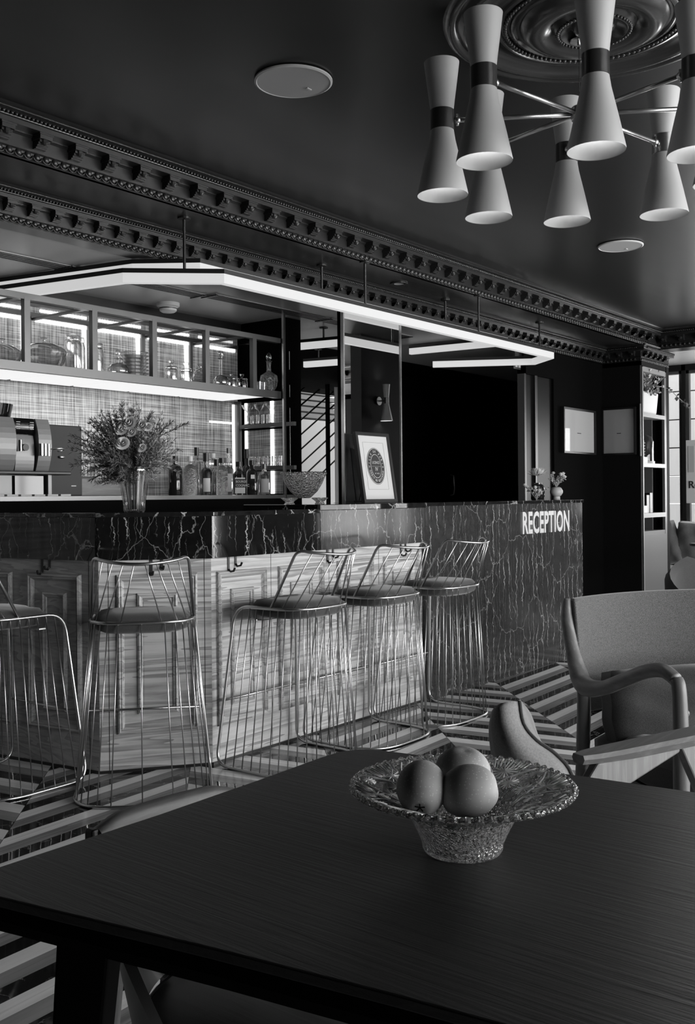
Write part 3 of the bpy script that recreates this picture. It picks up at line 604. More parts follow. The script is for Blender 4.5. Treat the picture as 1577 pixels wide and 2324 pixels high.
# ------------------------------------------------------------------ wire bar stools
def make_stool():
    t = thing('bar_stool', '', 'bar stool')
    def rim_pt(a):      # a 0..1 round the U of the rim from the front left, round the back, to the front right
        return upath(a, .20, .13, -.19, .16)
    def upath(a, hw, yf, yr, rr):
        # straight side, half ellipse back, straight side
        s = yf - (yr + rr); arc = pi * .5 * (hw + rr) ; tot = 2 * s + arc; d = a * tot
        if d < s: return Vector((-hw, yf - d, 0))
        if d > tot - s: return Vector((hw, yf - (tot - d), 0))
        th = (d - s) / arc * pi; ex = 1.0
        c, q = cos(th), sin(th); k = .55
        return Vector((-hw * (abs(c) ** k) * (1 if c > 0 else -1), yr + rr - rr * (q ** .9), 0))
    def base_pt(a): return upath(a, .265, .20, -.215, .19)
    RZ, n = .695, 40
    rim = [rim_pt(i / n) + Vector((0, 0, RZ)) for i in range(n + 1)]
    base = [base_pt(i / n) + Vector((0, 0, .007)) for i in range(n + 1)]
    def corner(p, q, r, k=5):  # rounded corner polyline p-q-r
        return [(p * (1 - u) ** 2 + q * 2 * u * (1 - u) + r * u * u) for u in [i / k for i in range(k + 1)]]
    loop = list(rim)
    fr = rim[-1]; fb = base[-1]
    topR = Vector((.20, .165, RZ)); botR = Vector((.265, .245, .007))
    def leg(sg):
        a = Vector((sg * .20, .10, RZ)); b = Vector((sg * .20, .175, RZ - .003)); c = Vector((sg * .208, .182, RZ - .08))
        d = Vector((sg * .258, .228, .085)); e = Vector((sg * .267, .240, .007)); f = Vector((sg * .265, .16, .007))
        return corner(a, b, c, 7) + corner(d, e, f, 7)
    L, Rr = leg(-1), leg(1)
    # one continuous rod: left foot .. up .. round the rim .. down .. right foot .. round the floor
    path = L[::-1] + rim[2:-2] + Rr
    floorloop = [p for p in base if p.y < .15]
    full = path + floorloop[::-1]
    MB().tube(full, .0068, 8, closed=True).build('main_rod', CHROME, t, smooth='all')
    # wires between rim and floor loop
    m = 23
    w = None
    for i in range(m):
        a = (i + .8) / (m + .6)
        p, q = upath(a, .20, .16, -.19, .16) + Vector((0, 0, RZ)), upath(a, .265, .225, -.215, .19) + Vector((0, 0, .008))
        MB().tube([p, q], .0026, 6).build('wire', CHROME, t, smooth='all')
    # back: top rod curved, posts, wires
    def back_pt(u):      # u -1..1
        return Vector((.180 * u, -.290 + .125 * abs(u) ** 2.2, .925 + .018 * u * u))
    k = 24; top = [back_pt(-1 + 2 * i / k) for i in range(k + 1)]
    def rimx(u):
        aa = .5 + u * .315; return upath(aa, .20, .13, -.19, .16) + Vector((0, 0, RZ + .003))
    pl, pr_ = rimx(-1), rimx(1)
    tl, tr = top[0], top[-1]
    bp = [pl] + corner(pl + (tl - pl) * .90, tl + (tl - pl) * .04, top[2], 5) + top[3:-3] + corner(top[-3], tr + (tr - pr_) * .04, pr_ + (tr - pr_) * .90, 5) + [pr_]
    MB().tube(bp, .0062, 8).build('back_rod', CHROME, t, smooth='all')
    for i in range(1, 9):
        u = -1 + 2 * i / 9; MB().tube([rimx(u), back_pt(u)], .0026, 6).build('back_wire', CHROME, t, smooth='all')
    MB().tube([Vector((-.243, .213, .285)), Vector((.243, .213, .285))], .0052, 8).build('footrest', CHROME, t, smooth='all')
    # cushion
    mb = MB(); rows = []; pr = [(0.02, .030), (.6, .030), (.88, .024), (.965, .008), (.985, -.012), (.94, -.036), (.80, -.048), (.02, -.050)]
    K = 40; v = []
    for (r, z) in pr:
        for i in range(K):
            th = 2 * pi * i / K; c, s_ = cos(th), sin(th); ex = .62
            x = .192 * (abs(c) ** ex) * (1 if c > 0 else -1); y = .172 * (abs(s_) ** ex) * (1 if s_ > 0 else -1)
            yy = y * r - .012; droop = -max(0, (yy - .10)) * 1.0
            v.append((x * r, yy, RZ + .003 + z + droop * .9))
    f = [(i * K + j, i * K + (j + 1) % K, (i + 1) * K + (j + 1) % K, (i + 1) * K + j) for i in range(len(pr) - 1) for j in range(K)] + [tuple(range(K)), tuple((len(pr) - 1) * K + j for j in range(K))]
    mb.add(v, f).build('seat_cushion', PADM, t, smooth='all')
    for sg in (-1, 1): MB().box((sg * .198 - .003, .05, RZ - .055), (sg * .198 + .003, .09, RZ - .050)).build('cushion_bracket', CHROME, t)
    return t
st = make_stool()
spots = [(2.605, 3.085, radians(-42.5), 'chrome wire bar stool with its back square to the camera, at the bar corner'),
         (2.325, 3.66, -pi / 2, 'chrome wire bar stool cut by the left edge of the photo'),
         (3.30, 2.885, 0, 'chrome wire bar stool just right of the bar corner, nearest in its row of three'),
         (3.875, 2.885, 0, 'chrome wire bar stool in the middle of the row of three'),
         (4.44, 2.885, 0, 'chrome wire bar stool farthest along, in front of the dark marble desk')]
for i, (x, y, r, l) in enumerate(spots):
    if i == 0: st.location = (x, y, 0); st.rotation_euler = (0, 0, r); st['label'] = l; st['group'] = 'chrome wire bar stools'
    else: dup(st, (x, y, 0), r, l, 'chrome wire bar stools')
# ------------------------------------------------------------------ chandelier and ceiling rose
RC = Vector((2.872, 1.325, 0))
rose = thing('ceiling_rose', 'large moulded plaster rose on the ceiling above the chandelier', 'ceiling rose', (2.837, 1.26, CZ)); rose.scale = (1.127, 1.127, 1)
R_ = lambda l: [(a, -b) for a, b in l]
MB().lathe(R_([(.405, 0), (.40, .012), (.388, .020), (.376, .018), (.368, .010), (.36, .012), (.352, .024), (.338, .028), (.325, .020), (.315, .010), (.268, .008), (.262, .012)]), 96).build('outer_ring', ROSEM, rose, smooth=50)
MB().lathe(R_([(.262, .010), (.258, .020), (.250, .022), (.246, .014), (.224, .014), (.220, .024), (.210, .028), (.204, .020), (.198, .020), (.185, .040), (.160, .052), (.130, .046), (.112, .030), (.106, .034), (.098, .046), (.088, .050), (.080, .040), (.060, .030), (.054, .040), (.046, .050), (.034, .056), (.0005, .060)]), 96).build('centre_dish', ROSEM, rose, smooth=50)
b1 = MB(); 
for i in range(96):
    a = 2 * pi * i / 96; b1.ball((.236 * cos(a), .236 * sin(a), -.020), .0065, 7, 5)
b1.build('bead_ring', ROSEM, rose, smooth='all', kind='stuff')
b1 = MB()
for i in range(52):
    a = 2 * pi * i / 52; b1.ball((.096 * cos(a), .096 * sin(a), -.048), .0055, 6, 4)
b1.build('inner_bead_ring', ROSEM, rose, smooth='all', kind='stuff')
ch = thing('chandelier', 'eight arm chandelier of grey double cone shades with dark bands and steel arms', 'chandelier', (RC.x, RC.y, 2.35), 0)
MB().lathe([(.0005, .232), (.027, .230), (.029, .226), (.027, .222), (.0005, .221)], 32).build('canopy', STEEL, ch, smooth=True)
MB().tube([(0, 0, .0), (0, 0, .225)], .0012, 6).build('cable', BLACK, ch)
MB().tube([(0.0, 0, .225), (.0, .0, .212)], .006, 6).build('cable_grip', STEEL, ch)
MB().lathe([(.0005, .022), (.022, .022), (.026, .018), (.026, -.018), (.022, -.022), (.0005, -.024)], 28).build('hub', BRASS, ch, smooth=True)
base_ang = radians(122); RAD = [.425, .43, .35, .40, .42, .45, .36, .385]
for i in range(8):
    a = base_ang + i * pi / 4; d = Vector((cos(a), sin(a), 0)); c = d * RAD[i]
    arm = MB().tube([d * .022, d * (RAD[i] - .052)], .0072, 10).build('arm', STEEL, ch, smooth='all')
    j = MB(); j.ball(d * (RAD[i] - .048) + Vector((0, 0, 0)), .012, 10, 8); j.tube([d * (RAD[i] - .048), d * (RAD[i] - .030)], .006, 8); j.tube([d * (RAD[i] - .048) + Vector((0, 0, -.018)), d * (RAD[i] - .048) + Vector((0, 0, .018))], .0045, 8); j.build('joint', STEEL, ch, smooth='all')
    sh = MB(); sh.lathe([(.0365, .030), (.040, .06), (.0485, .125), (.0555, .182), (.0545, .183), (.047, .125), (.038, .06), (.0345, .030)], 40, c)
    sh.build('upper_shade', SHADE, ch, smooth=50)
    s2 = MB(); s2.lathe([(.0365, -.030), (.042, -.065), (.062, -.150), (.080, -.232), (.0795, -.236)], 40, c); s2.lathe([(.0795, -.236), (.0780, -.235), (.060, -.150), (.040, -.065), (.034, -.030), (.0005, -.030)], 40, c, mi=1)
    s2.build('lower_shade', [SHADE, SHADEI], ch, smooth=50)
    MB().lathe([(.0365, .032), (.0378, .031), (.0378, -.031), (.0365, -.032)], 40, c).build('band', BRASS if i in (4, 5) else BAND, ch, smooth=50)
    MB().lathe([(.0005, -.075), (.018, -.075), (.020, -.045), (.0005, -.045)], 16, c).build('lamp_holder', WHITE, ch)
    li = bpy.data.lights.new('chandelier_bulb', 'POINT'); li.energy = 2.2; li.shadow_soft_size = .02
    lo = bpy.data.objects.new('chandelier_bulb', li); COL.objects.link(lo); lo.location = (RC.x + c.x, RC.y + c.y, 2.35 - .13)
# ------------------------------------------------------------------ wall sconce on the pier (seen in the mirror)
SHADE2 = mat('sconce_paint', .8, .5)
def sconce(loc, label):
    s = thing('wall_sconce', label, 'wall lamp', loc)
    MB().lathe([(.024, .03), (.036, .17), (.034, .17), (.022, .03)], 32, (0, .09, 0)).build('upper_shade', SHADE2, s, smooth=50)
    MB().lathe([(.024, -.03), (.060, -.215), (.058, -.215), (.022, -.03)], 32, (0, .09, 0)).build('lower_shade', SHADE2, s, smooth=50)
    MB().lathe([(.0005, .032), (.025, .032), (.025, -.032), (.0005, -.032)], 32, (0, .09, 0)).build('band', STEEL, s, smooth=50)
    MB().tube([(0, .0, 0), (0, .012, 0)], .045, 24).tube([(0, .01, 0), (0, .07, 0)], .008, 8).build('wall_plate', STEEL, s, smooth=50)
    s.scale = (.86, 1, .86)
    for z, e in ((.10, 1.6), (-.13, 1.2)):
        li = bpy.data.lights.new('sconce_bulb', 'POINT'); li.energy = e; li.shadow_soft_size = .02; lo = bpy.data.objects.new('sconce_bulb', li); COL.objects.link(lo); lo.location = (loc[0], loc[1] + .09, loc[2] + z)
sconce((7.304, 1.94, 2.035), 'double cone wall lamp glowing on the dark pier, seen in the pillar mirror')
# ------------------------------------------------------------------ display cabinet and back bar
CY, BKY = 4.15, 4.72
dc = thing('display_cabinet', 'glass fronted lit cabinet of five bays hung above the back bar', 'cabinet', (0, 0, 0))
ux = [2.408, 2.806, 3.204, 3.602, 3.996, 4.39]
MB().box((2.2, CY, 1.785), (4.625, CY + .03, 1.828)).build('shelf_edge', CABM, dc)
MB().box((2.2, CY, 2.130), (4.625, CY + .035, 2.160)).build('top_rail', CABM, dc)
MB().box((2.2, CY + .03, 1.812), (4.625, BKY, 1.824)).build('shelf_board', CABM, dc)
MB().box((2.2, BKY - .03, 2.165), (4.80, BKY, 2.19)).build('rear_rail', CABM, dc)
MB().box((2.2, BKY - .022, 1.83), (4.80, BKY - .014, 2.24)).build('rear_panel', PLAID, dc)
MB().box((2.2, BKY - .05, 2.222), (4.80, BKY, 2.235)).build('upper_rear_rail', CABM, dc)
for i, x in enumerate(ux):
    MB().box((x - .016, CY - .001, 1.828), (x + .016, CY + .028, 2.140)).build('upright', CABM, dc)
    MB().box((x - .012, CY + .028, 2.144), (x + .012, BKY - .02, 2.156)).build('cross_rail', CABM, dc)
    MB().box((x - .040, BKY - .045, 1.83), (x - .016, BKY - .022, 2.165)).build('rear_post', CABM, dc)
    MB().box((x - .072, BKY - .036, 1.83), (x - .046, BKY - .026, 2.15)).build('light_strip', LEDC, dc)
    MB().box((x + .02, BKY - .032, 2.140), (x + .38, BKY - .022, 2.160)).build('light_strip', LEDC, dc)
    MB().box((x + .05, BKY - .030, 2.198), (x + .36, BKY - .022, 2.212)).build('light_strip', LEDC, dc)
    MB().box((x - .186, CY + .034, 1.796), (x + .186, BKY - .10, 1.811)).build('light_panel', PANEL, dc)
MB().box((4.39 + .012, CY + .03, 2.150), (4.62, BKY, 2.158)).build('top_glass', PANE, dc)
bb = thing('back_counter', 'dark back counter running under the bottles and the coffee machine', 'counter', (0, 0, 0))
MB().box((2.57, CY - .02, 1.160), (4.625, CY, 1.182)).build('counter_edge', CABM, bb)
MB().box((2.57, CY, 1.160), (4.80, 4.74, 1.182)).build('counter_board', CABM, bb)
MB().box((2.57, CY - .016, 0), (4.625, 4.70, 1.160)).build('cupboard', CUPB, bb)
MB().box((4.80, 4.34, 0), (4.84, 4.74, 1.18)).build('end_panel', BLACK, bb)
su = thing('side_shelves', 'lit shelf unit holding coupe glasses beside the tweed wall', 'shelf unit', (0, 0, 0))
MB().box((4.775, 4.665, 1.182), (4.80, 4.70, 1.81)).build('post', CABM, su)
for z in (1.345, 1.625): MB().box((4.775, 4.18, z), (4.80, 4.66, z + .025)).build('shelf_edge', CABM, su)
for z in (1.350, 1.630): MB().box((4.80, 4.31, z), (4.838, 4.66, z + .012)).build('shelf_board', GLASS, su)
for (z0, z1) in ((1.19, 1.34), (1.375, 1.615), (1.655, 1.80)):
    MB().box((4.822, 4.64, z0), (4.832, 4.658, z1)).build('light_strip', LEDC, su); MB().box((4.822, 4.40, z0), (4.832, 4.425, z1)).build('light_strip', LEDC, su)
    MB().box((4.833, 4.30, z0), (4.839, 4.66, z1)).build('rear_panel', PLAID, su)
MB().box((4.757, 4.70, 1.182), (4.772, 4.712, 1.79)).build('light_strip', LEDC, su)
for z in (1.385, 1.66): MB().box((4.55, 4.712, z), (4.757, 4.716, z + .012)).build('light_strip', LEDC, su)
# ------------------------------------------------------------------ glassware
def vessel(name, prof, label, cat, x, y, z, group=None, m=None, n=32, extra=None, mod=None):
    """prof: outer profile bottom to top; wall added inside"""
    t = thing(name, label, cat, (x, y, z), 0, group)
    w = .0025; inner = [(max(.0006, r - w), zz + (w if i == 0 else 0)) for i, (r, zz) in enumerate(prof)][::-1]
    MB().lathe([(.0005, prof[0][1])] + prof + inner + [(.0005, prof[0][1] + w)], n, mod=mod).build('body', m or GLASS, t, smooth=50)
    if extra:
        for nm, p, mm in extra: MB().lathe(p, 24).build(nm, mm or GLASS, t, smooth=50)
    return t
def jar(x, y, z, r, h, lh, knob, label, name='lidded_jar', group=None):
    ex = [('lid', [(.0005, h + .001), (r * .93, h + .001), (r * .97, h + lh * .3), (r * .9, h + lh * .8), (r * .3, h + lh), (.0005, h + lh)], None)]
    if knob: ex.append(('knob', [(.0005, h + lh), (knob * .45, h + lh), (knob * .5, h + lh + knob * .5), (knob, h + lh + knob), (knob * .9, h + lh + knob * 1.7), (.0005, h + lh + knob * 1.9)], None))
    return vessel(name, [(r * .93, 0), (r, .008), (r, h * .85), (r * .9, h)], label, 'jar', x, y, z, group, extra=ex)
CZ2 = 1.829; gy = 4.30
def bowl_lid(x, r, h, label, y=4.36):
    return vessel('glass_tureen', [(r * .55, 0), (r * .6, .008), (r * .85, h * .35), (r, h * .8), (r * 1.04, h)], label, 'dish', x, y, CZ2, 'glassware in the display cabinet',
                  extra=[('lid', [(r * 1.02, h + .001), (r * .95, h + .018), (r * .6, h + .042), (r * .2, h + .052), (.0005, h + .054)], None), ('knob', [(.0005, h + .052), (.012, h + .054), (.010, h + .066), (.020, h + .078), (.0005, h + .082)], None)])
G = 'glassware in the display cabinet'
bowl_lid(2.80, .10, .055, 'low lidded glass dish at the far left of the lit cabinet', 4.36)
bowl_lid(3.03, .115, .085, 'wide lidded glass tureen in the second bay of the cabinet', 4.34)
jar(3.20, 4.33, CZ2, .046, .165, .035, 0, 'tall lidded glass jar left of the cabinet post in the second bay', 'storage_jar', G)
jar(3.27, 4.40, CZ2, .05, .170, .035, 0, 'tall glass jar partly behind the second jar beside the post', 'storage_jar', G)
jar(3.37, 4.36, CZ2, .042, .15, .03, 0, 'tall lidded glass jar right of the post, beside the round decanter', 'storage_jar', G)
def decanter(x, y, label, r, h, neck, nh, stop):
    return vessel('decanter', [(r * .75, 0), (r, .02), (r * 1.0, h * .55), (r * .75, h * .85), (neck, h), (neck, h + nh), (neck * 1.7, h + nh + .006)], label, 'decanter', x, y, CZ2, G,
                  extra=[('stopper', [(.0005, h + nh), (neck * .7, h + nh + .004), (stop * .5, h + nh + .014), (stop, h + nh + .03), (stop * .8, h + nh + .045), (.0005, h + nh + .055)], None)])
decanter(3.47, 4.30, 'squat round glass decanter with ball stopper in the third bay', .058, .075, .014, .02, .020)
for i in range(7):
    vessel('glass_bowl', [(.04, 0), (.05, .006), (.068, .030), (.078, .034)], ('lowest', 'second', 'third', 'fourth', 'fifth', 'sixth', 'topmost')[i] + ' glass bowl of the stack in the third cabinet bay', 'bowl', 3.62, 4.34, CZ2 + i * .0195, 'stacked glass bowls in the third bay')
jar(3.835, 4.28, CZ2, .036, .075, .02, .018, 'knob lidded glass jar against the left post of the fourth bay', 'lidded_jar', G)
jar(3.945, 4.28, CZ2, .040, .070, .022, .019, 'knob lidded glass jar second in the fourth bay', 'lidded_jar', G)
bowl_lid(4.06, .05, .045, 'small lidded glass dish in the middle of the fourth bay', 4.28); bowl_lid(4.14, .045, .04, 'small lidded glass dish at the right of the fourth bay', 4.38)
decanter(4.22, 4.27, 'tall narrow necked decanter with faceted stopper in the fifth bay', .046, .075, .012, .095, .019)
jar(4.32, 4.28, CZ2, .036, .055, .015, .012, 'small glass jar right of the tall decanter', 'lidded_jar', G)
jar(4.41, 4.28, CZ2, .038, .06, .015, .014, 'small glass jar with knob lid nearest the last cabinet post', 'lidded_jar', G)
for i, (x, l) in enumerate(((4.50, 'small tumbler in the last bay, left'), (4.54, 'small tumbler in the last bay, beside the cut decanter'))): vessel('tumbler', [(.016, 0), (.019, .055)], l, 'glass', x, 4.22, CZ2, G)
vessel('decanter', [(.03, 0), (.045, .02), (.058, .065), (.052, .10), (.015, .125), (.014, .185), (.022, .19)], 'cut crystal decanter with pointed stopper in the last bay', 'decanter', 4.585, 4.215, CZ2, G, m=CUT, extra=[('stopper', [(.0005, .185), (.01, .19), (.018, .215), (.012, .235), (.0005, .245)], None)])
# side shelf glasses
def coupe(x, y, z, label):
    vessel('coupe_glass', [(.030, 0), (.028, .003), (.004, .008), (.0035, .075), (.012, .088), (.034, .105), (.043, .130)], label, 'glass', x, y, z, 'coupe glasses on the side shelf')
coupe(4.795, 4.60, 1.651, 'coupe glass nearest the tweed wall on the side shelf'); coupe(4.805, 4.50, 1.651, 'second coupe glass from the tweed wall'); coupe(4.815, 4.41, 1.651, 'coupe glass nearest the gilt post')
for i in range(5): vessel('tumbler', [(.020, 0), (.023, .06)], ('first', 'second', 'third', 'fourth', 'fifth')[i] + ' tumbler from the tweed wall below the coupe glasses', 'glass', 4.79, 4.575 - i * .048, 1.651, 'tumblers on the upper side shelf')
for i in range(8): vessel('tumbler', [(.017, 0), (.019, .065)], ('first', 'second', 'third', 'fourth', 'fifth', 'sixth', 'seventh', 'eighth')[i] + ' tumbler from the tweed wall on the lower side shelf', 'glass', 4.785, 4.60 - i * .041, 1.371, 'tumblers on the lower side shelf')
# bottles
BZ0 = 1.183
def bottle(u, y, r, h, nk, nh, m, cap, label, square=False, lab=None, capm=None, cap_h=.03):
    x = hyx(u, y)
    t = thing('bottle', label, 'bottle', (x, y, BZ0), 0, 'spirit bottles on the back counter')
    p = [(.0005, 0), (r * .95, .0), (r, .006), (r, h), (r * .75, h + r * .45), (nk, h + r * .75), (nk, h + r * .75 + nh)]
    mod = None
    if square:
        mod = lambda rr, z, a, i: (rr * min(1.22, 1 / max(abs(cos(a)), abs(sin(a)))) if i < 5 else rr, z)
    MB().lathe(p, 28, mod=mod).build('body', m, t, smooth=50, rot=(0, 0, -.65))
    zc = h + r * .75 + nh
    MB().lathe([(nk * 1.25, zc - cap_h * .45), (nk * 1.25, zc + cap_h * .55), (.0005, zc + cap_h * .55)], 16).build('cap', capm or BLACK, t, smooth=50)
    if lab:
        z0, z1, mm, half = lab; q = MB(); rr = r * (1.02 if not square else 1.03); n = 10
        ang0 = -pi / 2 - .65
        pts = []
        for i in range(n + 1):
            a = ang0 - half + 2 * half * i / n; k = rr if not square else rr * 1.0 / max(abs(cos(a + .65)), abs(sin(a + .65)))
            pts.append((k * cos(a), k * sin(a)))
        q.add([(x_, y_, z0) for x_, y_ in pts] + [(x_, y_, z1) for x_, y_ in pts], [(i, i + 1, n + 2 + i, n + 1 + i) for i in range(n)]); q.build('label', mm, t, smooth='all')
    return t
def hyx(u, y):      # x on the plane y where the column u of the photo meets it (near eye height)
    a = (u - CU) / F_PX; d = FW + RT * a; return d.x / d.y * y
bottle(398, 4.30, .040, .15, .012, .03, BOTB, 0, 'broad black bottle at the left of the row, under the bouquet')
bottle(432, 4.27, .040, .15, .013, .03, CUT, 0, 'patterned glass bottle with mottled surface beside the black bottle', capm=WHITE)
bottle(447, 4.42, .030, .19, .012, .05, BOTC, 0, 'tall bottle with long black cap behind the mottled bottle', cap_h=.05)
bottle(468, 4.28, .036, .135, .014, .06, BOTA, 0, 'dark shouldered bottle with a square white label and tall black cap', square=False, lab=(.02, .10, LABELM, .6), cap_h=.05)
bottle(484, 4.42, .028, .16, .012, .06, BOTC, 0, 'clear bottle with pale neck label behind the white label bottle', lab=(.06, .12, LABELM, .8), capm=LABELM)
bottle(492, 4.36, .028, .14, .013, .035, BOTC, 0, 'small bottle with wide black stopper, third from the middle', cap_h=.04)
bottle(504, 4.25, .033, .15, .014, .03, CUT, 0, 'clear faceted bottle with speckled glass near the middle of the row', square=True)
bottle(517, 4.30, .034, .155, .014, .03, BOTC, 0, 'clear square bottle with etched front panel and grey cap', square=True, lab=(.02, .13, GRILLE, .5), capm=GRILLE)
bottle(519, 4.45, .026, .20, .010, .06, BOTC, 0, 'slender tall clear bottle rising behind the square bottles', capm=CABM)
bc = bottle(543, 4.27, .036, .125, .016, .035, BOTA, 0, 'squat cognac bottle with black and white block letter label', square=True, lab=(.01, .105, LABELM, .70), cap_h=.03)
bottle(560, 4.42, .028, .17, .012, .07, BOTB, 0, 'slim dark bottle with tall black cap behind the cognac', cap_h=.06)
bottle(572, 4.28, .032, .14, .014, .035, BOTB, 0, 'dark flask bottle with oval badge right of the cognac', square=True, lab=(.10, .125, LABELM, .35))
bottle(600, 4.27, .037, .12, .014, .03, BOTC, 0, 'round shouldered clear bourbon bottle at the right end of the row', lab=(.015, .10, GRILLE, .75), capm=CABM)
# block letters of the cognac label
for (s, z, ) in (('BOURGEOIS', .075), ('COGNAC', .052)):
    pass
q = MB(); q.box((-.030, -.0385, .045), (.034, -.0380, .098)); q.build('label_block', INK, bc, rot=(0, 0, -.65))
for s, z, sz in (('BOUTEILLE'[:6], .075, .019), ('COGNAC', .051, .021)):
    o = text_mesh('lettering', 'BOURGE' if z > .06 else 'COGNAC', sz, .0003, PAPER, bc, (-.026, -.0388, z), ROT_Y, sx=.88); o.rotation_euler = (0, 0, -.65)
# white box and steel tools on the back counter
bx = thing('carton', 'plain white box at the right end of the back counter', 'box', (4.62, 4.33, BZ0)); MB().box((-.045, 0, 0), (.055, .06, .10)).build('box', PAPER, bx, bevel=.002)
cbx = thing('wooden_crate', 'low pale wooden tray box behind the crystal vase', 'box', (3.24, 4.36, BZ0))
MB().box((0, 0, 0), (.30, .012, .095)).build('front', CHOAKX, cbx, bevel=.004); MB().box((0, .012, 0), (.012, .16, .095)).build('side', CHOAKX, cbx); MB().box((.288, .012, 0), (.30, .16, .095)).build('side', CHOAKX, cbx); MB().box((.012, .012, 0), (.288, .16, .01)).build('base', CHOAKX, cbx)
cut = thing('cutlery_rack', 'dark rack of upright steel spoons behind the bouquet', 'rack', (3.24, 4.56, BZ0)); MB().box((0, 0, 0), (.28, .1, .11)).build('rack', BLACK, cut)
for i in range(9): MB().tube([(.03 + i * .027, .05, .11), (.032 + i * .027, .045, .19)], .006, 6).build('spoon', STEEL, cut)
# coffee machine
cm = thing('coffee_machine', 'large steel and black coffee machine at the left end of the back counter', 'coffee machine', (2.66, 4.22, BZ0))
MB().box((.0, .06, .0), (.34, .38, .385)).build('body', BLACK, cm, bevel=.006)
def bowed(x0, x1, z0, z1, y, d, m, name):
    q = MB(); n = 10; v = []
    for i in range(n + 1):
        z = z0 + (z1 - z0) * i / n; b = -d * (1 - ((i / n) * 2 - 1) ** 2); v += [(x0, y + b, z), (x1, y + b, z), (x1, y + .05, z), (x0, y + .05, z)]
    f = [(i * 4 + k, i * 4 + (k + 1) % 4, i * 4 + 4 + (k + 1) % 4, i * 4 + 4 + k) for i in range(n) for k in range(4)] + [(0, 1, 2, 3), tuple(n * 4 + k for k in range(4))]
    return q.add(v, f).build(name, m, cm)
STM = mat('machine_silver', .22, .4, .3)
bowed(.005, .135, .125, .385, .04, .03, STM, 'left_panel'); bowed(.26, .335, .125, .385, .04, .03, STM, 'right_panel')
bowed(.145, .25, .125, .30, .045, .012, STM, 'door_panel'); bowed(.14, .255, .305, .385, .05, .012, BLACKG, 'display')
for i in range(4):
    MB().box((.148, .032, .33 + i * .011), (.170, .034, .333 + i * .011)).build('display_line', WHITE, cm); MB().box((.225, .032, .33 + i * .011), (.247, .034, .333 + i * .011)).build('display_line', WHITE, cm)
MB().tube([(.195, .03, .24), (.195, .022, .24)], .017, 20).build('badge', BLACK, cm, smooth=50)
for x in (.158,): MB().tube([(x, .015, .22), (x, .015, .275)], .009, 12).build('spout', CHROME, cm, smooth=50)
for x in (.265, .285, .305): MB().tube([(x, .0, .20), (x, .0, .26)], .012, 12).build('spout', CHROME, cm, smooth=50)
MB().box((-.02, -.06, .105), (.40, .06, .122)).build('drip_shelf', BLACK, cm, bevel=.004)
MB().box((0, .0, 0), (.10, .06, .10)).build('foot_left', WHITE, cm); MB().box((.13, .02, .0), (.31, .06, .10)).build('tray_recess', BLACKG, cm); MB().box((.305, .0, .0), (.325, .06, .105)).build('foot_right', WHITE, cm)
MB().tube([(.335, .0, .235), (.38, -.005, .24), (.40, .0, .235), (.39, .01, .228), (.37, .01, .226)], .004, 6).build('steam_pipe', CHROME, cm, smooth='all')
hp = MB().lathe([(.0005, 0), (.105, 0), (.12, .07), (.118, .07)], 28, (.10, .20, .386)).build('bean_hopper', BLACKG, cm, smooth=50)
fr = thing('milk_cooler', 'matt black milk cooler beside the coffee machine', 'cooler', (3.01, 4.30, BZ0)); MB().box((0, 0, 0), (.22, .30, .365)).build('body', mat('cooler_grey', .012, .6), fr, bevel=.005)
MB().ball((.09, -.008, .20), .012, 10, 6, sc3=(1.6, .6, .7)).build('spout', CHROME, fr, smooth='all'); MB().box((.15, -.002, .05), (.18, .0, .055)).build('maker_mark', WHITE, fr)
hs = thing('saucer_row', 'row of small white packets along the front of the back counter', 'packets', (2.62, 4.16, BZ0)); 
for i in range(6): MB().box((i * .075, 0, 0), (i * .075 + .06, .03, .009)).build('packet', PAPER, hs)
# ------------------------------------------------------------------ objects on the bar
TOPZ = 1.109
vx = thing('crystal_vase', 'tall cut crystal vase holding the bouquet on the bar', 'vase', (2.852, 3.43, TOPZ))
ridge = lambda r, z, a, i: (r * (1 + .03 * cos(a * 12)), z)
vp = [(.042, 0), (.046, .006), (.047, .03), (.050, .05), (.060, .12), (.070, .175), (.074, .195)]
MB().lathe([(.0005, 0)] + vp + [(r - .005, z + .006) for r, z in vp[::-1]] + [(.0005, .012)], 72, mod=ridge).build('body', GLASS, vx, smooth=60)
bq = thing('bouquet', 'large loose bouquet of pale roses, rosemary sprigs and feathery greenery', 'flowers', (2.852, 3.43, TOPZ + .012))
lt_ = RT; up_ = UPV; fw_ = FW
stm = MB()
for i in range(34):
    a = random.uniform(0, 2 * pi); e = random.uniform(.02, .05); stm.tube([(.025 * cos(a), .025 * sin(a), .0), (e * cos(a) * 1.2, e * sin(a) * 1.2, .19)], .002, 5)
stm.build('stems', STEM, bq, kind='stuff')
def blade(mb, p, d, L, w, mi=0):
    d = d.normalized(); s_ = d.cross(Vector((random.uniform(-1, 1), random.uniform(-1, 1), random.uniform(-1, 1)))).normalized() * w
    mb.add([p - s_ * .3, p + d * L * .5 - s_, p + d * L, p + d * L * .5 + s_, ], [(0, 1, 2, 3)], mi)
feather = MB()
